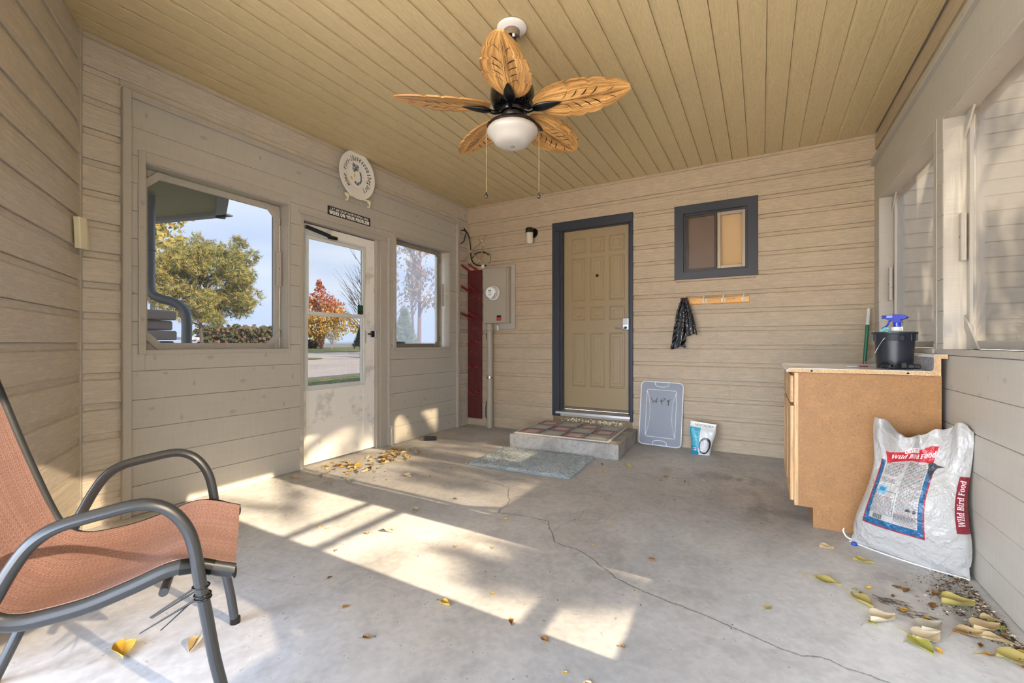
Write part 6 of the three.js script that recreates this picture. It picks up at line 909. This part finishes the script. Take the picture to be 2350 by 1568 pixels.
{
  const t = thing('shrub', 'low dark shrub left of the maple', 'shrub', [-41.8, groundY(-41.8), -30.4]); foliage(t, 'foliage', 900, 123, ball(0, 0.45, 0, 0.9, 0.5, 0.9, 0.3), 0.16, () => ['#5b5348', '#6b6050', '#4f4a40']); const R = PRNG(7); part('stems', merge([1, 2, 3, 4].map((k) => limb([0, -0.1, 0], [Math.cos(k * 1.6) * 0.6, 0.7, Math.sin(k * 1.6) * 0.6], 0.03, 0.01, 0.1, R))), M.bark, t);
  const s = thing('conifer', 'small green conifer at the lower left of the cloudy screen', 'tree', [-18.3, groundY(-18.3), -19.5]); part('trunk', rod([0, -0.2, 0], [0, 2.9, 0], 0.08, 0.02), M.bark, s); foliage(s, 'foliage', 1500, 125, (R) => { const y = R(), r = (1 - y) * 1.1 * Math.sqrt(R()), a = R() * 6.3; return [Math.cos(a) * r, 0.4 + y * 2.5, Math.sin(a) * r]; }, 0.24, () => ['#8a9a70', '#95a478', '#a3ab82'], needleTuft);
  const b = thing('conifer', 'dark blue-green spruce just past the right edge of the storm door glass', 'tree', [-29.9, groundY(-29.9), -26.7]); part('trunk', rod([0, -0.2, 0], [0, 2.9, 0], 0.08, 0.02), M.bark, b); foliage(b, 'foliage', 1100, 126, (R) => { const y = R(), r = (1 - y) * 0.8 * Math.sqrt(R()), a = R() * 6.3; return [Math.cos(a) * r, 0.5 + y * 1.9, Math.sin(a) * r]; }, 0.2, () => ['#4a5a50', '#556358'], needleTuft);
}
const fp = (label, x, z, lean) => { const t = thing('fence_post', label, 'post', [x, groundY(x), z]); part('post', rod([0, -0.3, 0], [lean, 0.95, 0], 0.085, 0.075, 9), std({ color: 0x6b665f, roughness: 0.95 }), t); part('staple', new THREE.TorusGeometry(0.09, 0.006, 5, 12).rotateX(Math.PI / 2).translate(lean * 0.8, 0.75, 0), M.steel, t); };
fp('left one of two leaning fence posts beyond the driveway', -36.9, -31.97, 0.06); fp('right one of two leaning fence posts beyond the driveway', -36.4, -32.3, -0.03);
{ const t = thing('sign_post', 'white post with two cross rails far out on the lawn', 'post', [-22.6, groundY(-22.6), -10.2]); part('post', box(-0.07, 0.07, 0, 1.55, -0.07, 0.07, 0.01), M.white, t); part('rail', box(-0.05, 0.05, 1.02, 1.16, -0.5, 0.5, 0.01), M.white, t); part('rail', box(-0.05, 0.05, 0.7, 0.8, -0.45, 0.45, 0.01), M.white, t); }

{ // eave of the neighbouring wing, its gutter and downspout
  const o = struct('eave', 'soffit and dark gutter of the neighbouring wing, seen through the larger screen'), y = 2.44;
  const P = [[-5.11, -2.67], [-7.6, -2.05], [-7.2, -0.2], [-4.2, -0.9], [-3.98, -2.13]], soff = std({ color: 0xcbbd98, map: M.siding.map, roughness: 0.7 });
  const s = new THREE.Shape(P.map(([x, z]) => new THREE.Vector2(x, -z))), g = new THREE.ExtrudeGeometry(s, { depth: 0.02, bevelEnabled: false }); g.rotateX(-Math.PI / 2); g.translate(0, y, 0); part('soffit', g, soff, o);
  const r = new THREE.ExtrudeGeometry(s, { depth: 0.12, bevelEnabled: false }); r.rotateX(-Math.PI / 2); r.translate(0, y + 0.022, 0); part('roof', r, M.dark, o);
  const gut = std({ color: 0x84868c, roughness: 0.45, metalness: 0.3 }), prof = [[0, -0.03], [0.09, -0.03], [0.11, 0.03], [0.12, 0.09], [0.105, 0.09], [0.08, -0.015], [0, -0.015]];
  const along = (A, B, e0, e1) => { const d = new THREE.Vector2(B[0] - A[0], B[1] - A[1]), L = d.length(); d.normalize(); const n = new THREE.Vector2(d.y, -d.x); return prism(prof, -e0, L + e1, (a, b, l) => V(A[0] + d.x * l + n.x * a, y + b, A[1] + d.y * l + n.y * a)); };
  part('gutter', along(P[0], P[1], 0.1, 0), gut, o); part('gutter', along(P[4], P[0], 0, 0.1), gut, o);
}
{
  const d = thing('downspout', 'grey downspout bending at an elbow outside the larger screen', 'pipe', [-4.985, 0, -1.93]), m = std({ color: 0x8d8780, roughness: 0.4, metalness: 0.3 });
  part('pipe', tube([[0, 2.42, 0], [0, 2.1, 0], [0, 1.8, 0], [0, 1.56, 0], [0.03, 1.47, -0.03], [0.12, 1.42, -0.14], [0.17, 1.36, -0.2], [0.19, 1.25, -0.22], [0.19, 1.0, -0.22], [0.19, 0.6, -0.22], [0.19, 0, -0.22]], 0.042, 70, 14), m, d); part('strap', new THREE.TorusGeometry(0.044, 0.006, 6, 20).rotateX(Math.PI / 2).translate(0, 1.9, 0), m, d);
}
{ // stacked stones of a chimney foot
  const t = thing('stone_pier', 'rough stacked stone pier at the lower left of the larger screen', 'pier', [-5.93, -0.15, -2.1], 0.2), R = PRNG(15), ms = [0xc9b09a, 0xd6bfa8, 0xb39c8a].map((c) => std({ color: c, roughness: 0.9, bumpMap: M.concrete.bumpMap, bumpScale: 0.004 }));
  for (let k = 0; k < 14; k++) { let x = -0.28; const w = [0.2 + 0.08 * R(), 0.16 + 0.1 * R(), 0.2]; for (let j = 0; j < 3; j++) { const e = x + w[j] + (j === 2 ? (R() - 0.5) * 0.16 : 0); part('stone', box(x + 0.004, e, k * 0.11 + 0.003, k * 0.11 + 0.105, -0.24 - 0.02 * R(), 0.22 + 0.03 * R(), 0.014), ms[Math.floor(R() * 3)], t); x = e; } }
}
{ // the old cottonwood east of the porch: its trunk and limbs dapple the sun
  const t = thing('cottonwood_tree', 'old leaning cottonwood on the sunny side, shading the filmed screens', 'tree', [5.2, -0.15, -4.35]), R = PRNG(130);
  const L = [limb([0, -0.3, 0], [0.15, 5.5, 0.28], 0.47, 0.26, 0.05, R)];
  for (const [a, b, r] of [[[0.1, 3.2, 0.2], [3.4, 6.4, 2.2], 0.16], [[0.12, 4.2, 0.2], [1.0, 8.5, 3.4], 0.15], [[0.14, 5, 0.25], [4.2, 8.6, 0.6], 0.14], [[0.1, 4.6, 0.2], [-0.5, 9, -1.6], 0.13], [[1.6, 5.1, 1.2], [4.6, 5.6, 3.0], 0.08], [[2.2, 5.7, 1.5], [5.2, 7.4, 2.9], 0.07], [[2, 6.8, 0.4], [5.8, 7.2, 1.6], 0.06], [[3, 7.8, 0.5], [6.4, 8.0, 2.6], 0.05]]) { L.push(limb(a, b, r, r * 0.3, 0.7, R)); for (let k = 0; k < 5; k++) { const q = 0.35 + 0.6 * R(), s = [lerp(a[0], b[0], q), lerp(a[1], b[1], q), lerp(a[2], b[2], q)]; L.push(limb(s, [s[0] + (R() - 0.3) * 1.6, s[1] + (R() - 0.4) * 1.2, s[2] + (R() - 0.5) * 1.6], r * 0.28, 0.01, 0.3, R)); } }
  part('trunk', merge(L), M.bark, t);
  const C = [[4.4, 5.7, 1.0, 0.5], [5.2, 6.7, 3.3, 0.5], [6.0, 7.0, 1.7, 0.4], [2.9, 3.9, 1.6, 0.34], [2.5, 4.2, 0.8, 0.4], [3.6, 5.0, 1.75, 0.36], [4.2, 4.75, 2.75, 0.26], [3.2, 4.9, 0.3, 0.4]].filter((c) => c[2] < 3.1).map(([x, y, z, r]) => [x, y, z, r, r * 0.7, r, 0.2]);
  foliage(t, 'foliage', 620, 131, clusters(C), 0.13, () => ['#b79a3c', '#a58a3e', '#8f8640']);
}
{ // unseen tan wall placed behind the filmed screens to hide the sky
  const o = struct('wall_hiding_sky', 'unseen tan siding wall placed behind the filmed screens to hide the sky', [0, 0, -7.4]), rows = []; for (let k = 0; k <= 28; k++) rows.push(5.0 - 0.184 * k);
  const w = rowsFrom(rows); for (const [yb, yt] of w) mesh('siding_board', prism(sideProfile(yt - yb), 1.3, 11, (z, y, l) => V(l, yb + y, z)), M.siding, o);
  mesh('sheathing', box(1.3, 11, -0.15, 5.0, -3.5, 0, 0), M.trim, o); mesh('roof', prism([[-0.5, 5.0], [11.6, 5.0], [11.6, 5.12], [5.9, 6.6], [-0.5, 5.12]].map(([a, b]) => [a + 1.0, b]), -3.9, 0.5, (x, y, l) => V(x, y, l)), M.dark, o);
}
for (const [k, x, z, h, w, l] of [[0, 2.6, -6.4, 1.5, 0.6, 'smaller of the two dark junipers outside the filmed screens'], [1, 4.6, -6.2, 2.2, 0.8, 'larger of the two dark junipers outside the filmed screens']]) {
  const t = thing('juniper', l, 'tree', [x, -0.15, z]); part('trunk', rod([0, -0.2, 0], [0, h * 0.9, 0], 0.06, 0.02), M.bark, t);
  foliage(t, 'foliage', 1500, 140 + k, (R) => { const y = R(), r = Math.pow(1 - y, 0.6) * w * Math.sqrt(R()), a = R() * 6.3; return [Math.cos(a) * r, 0.1 + y * h, Math.sin(a) * r]; }, 0.2, () => ['#5c6344', '#6b6a48', '#7a7150', '#4d5a40'], needleTuft);
}

renderer.render(scene, camera);
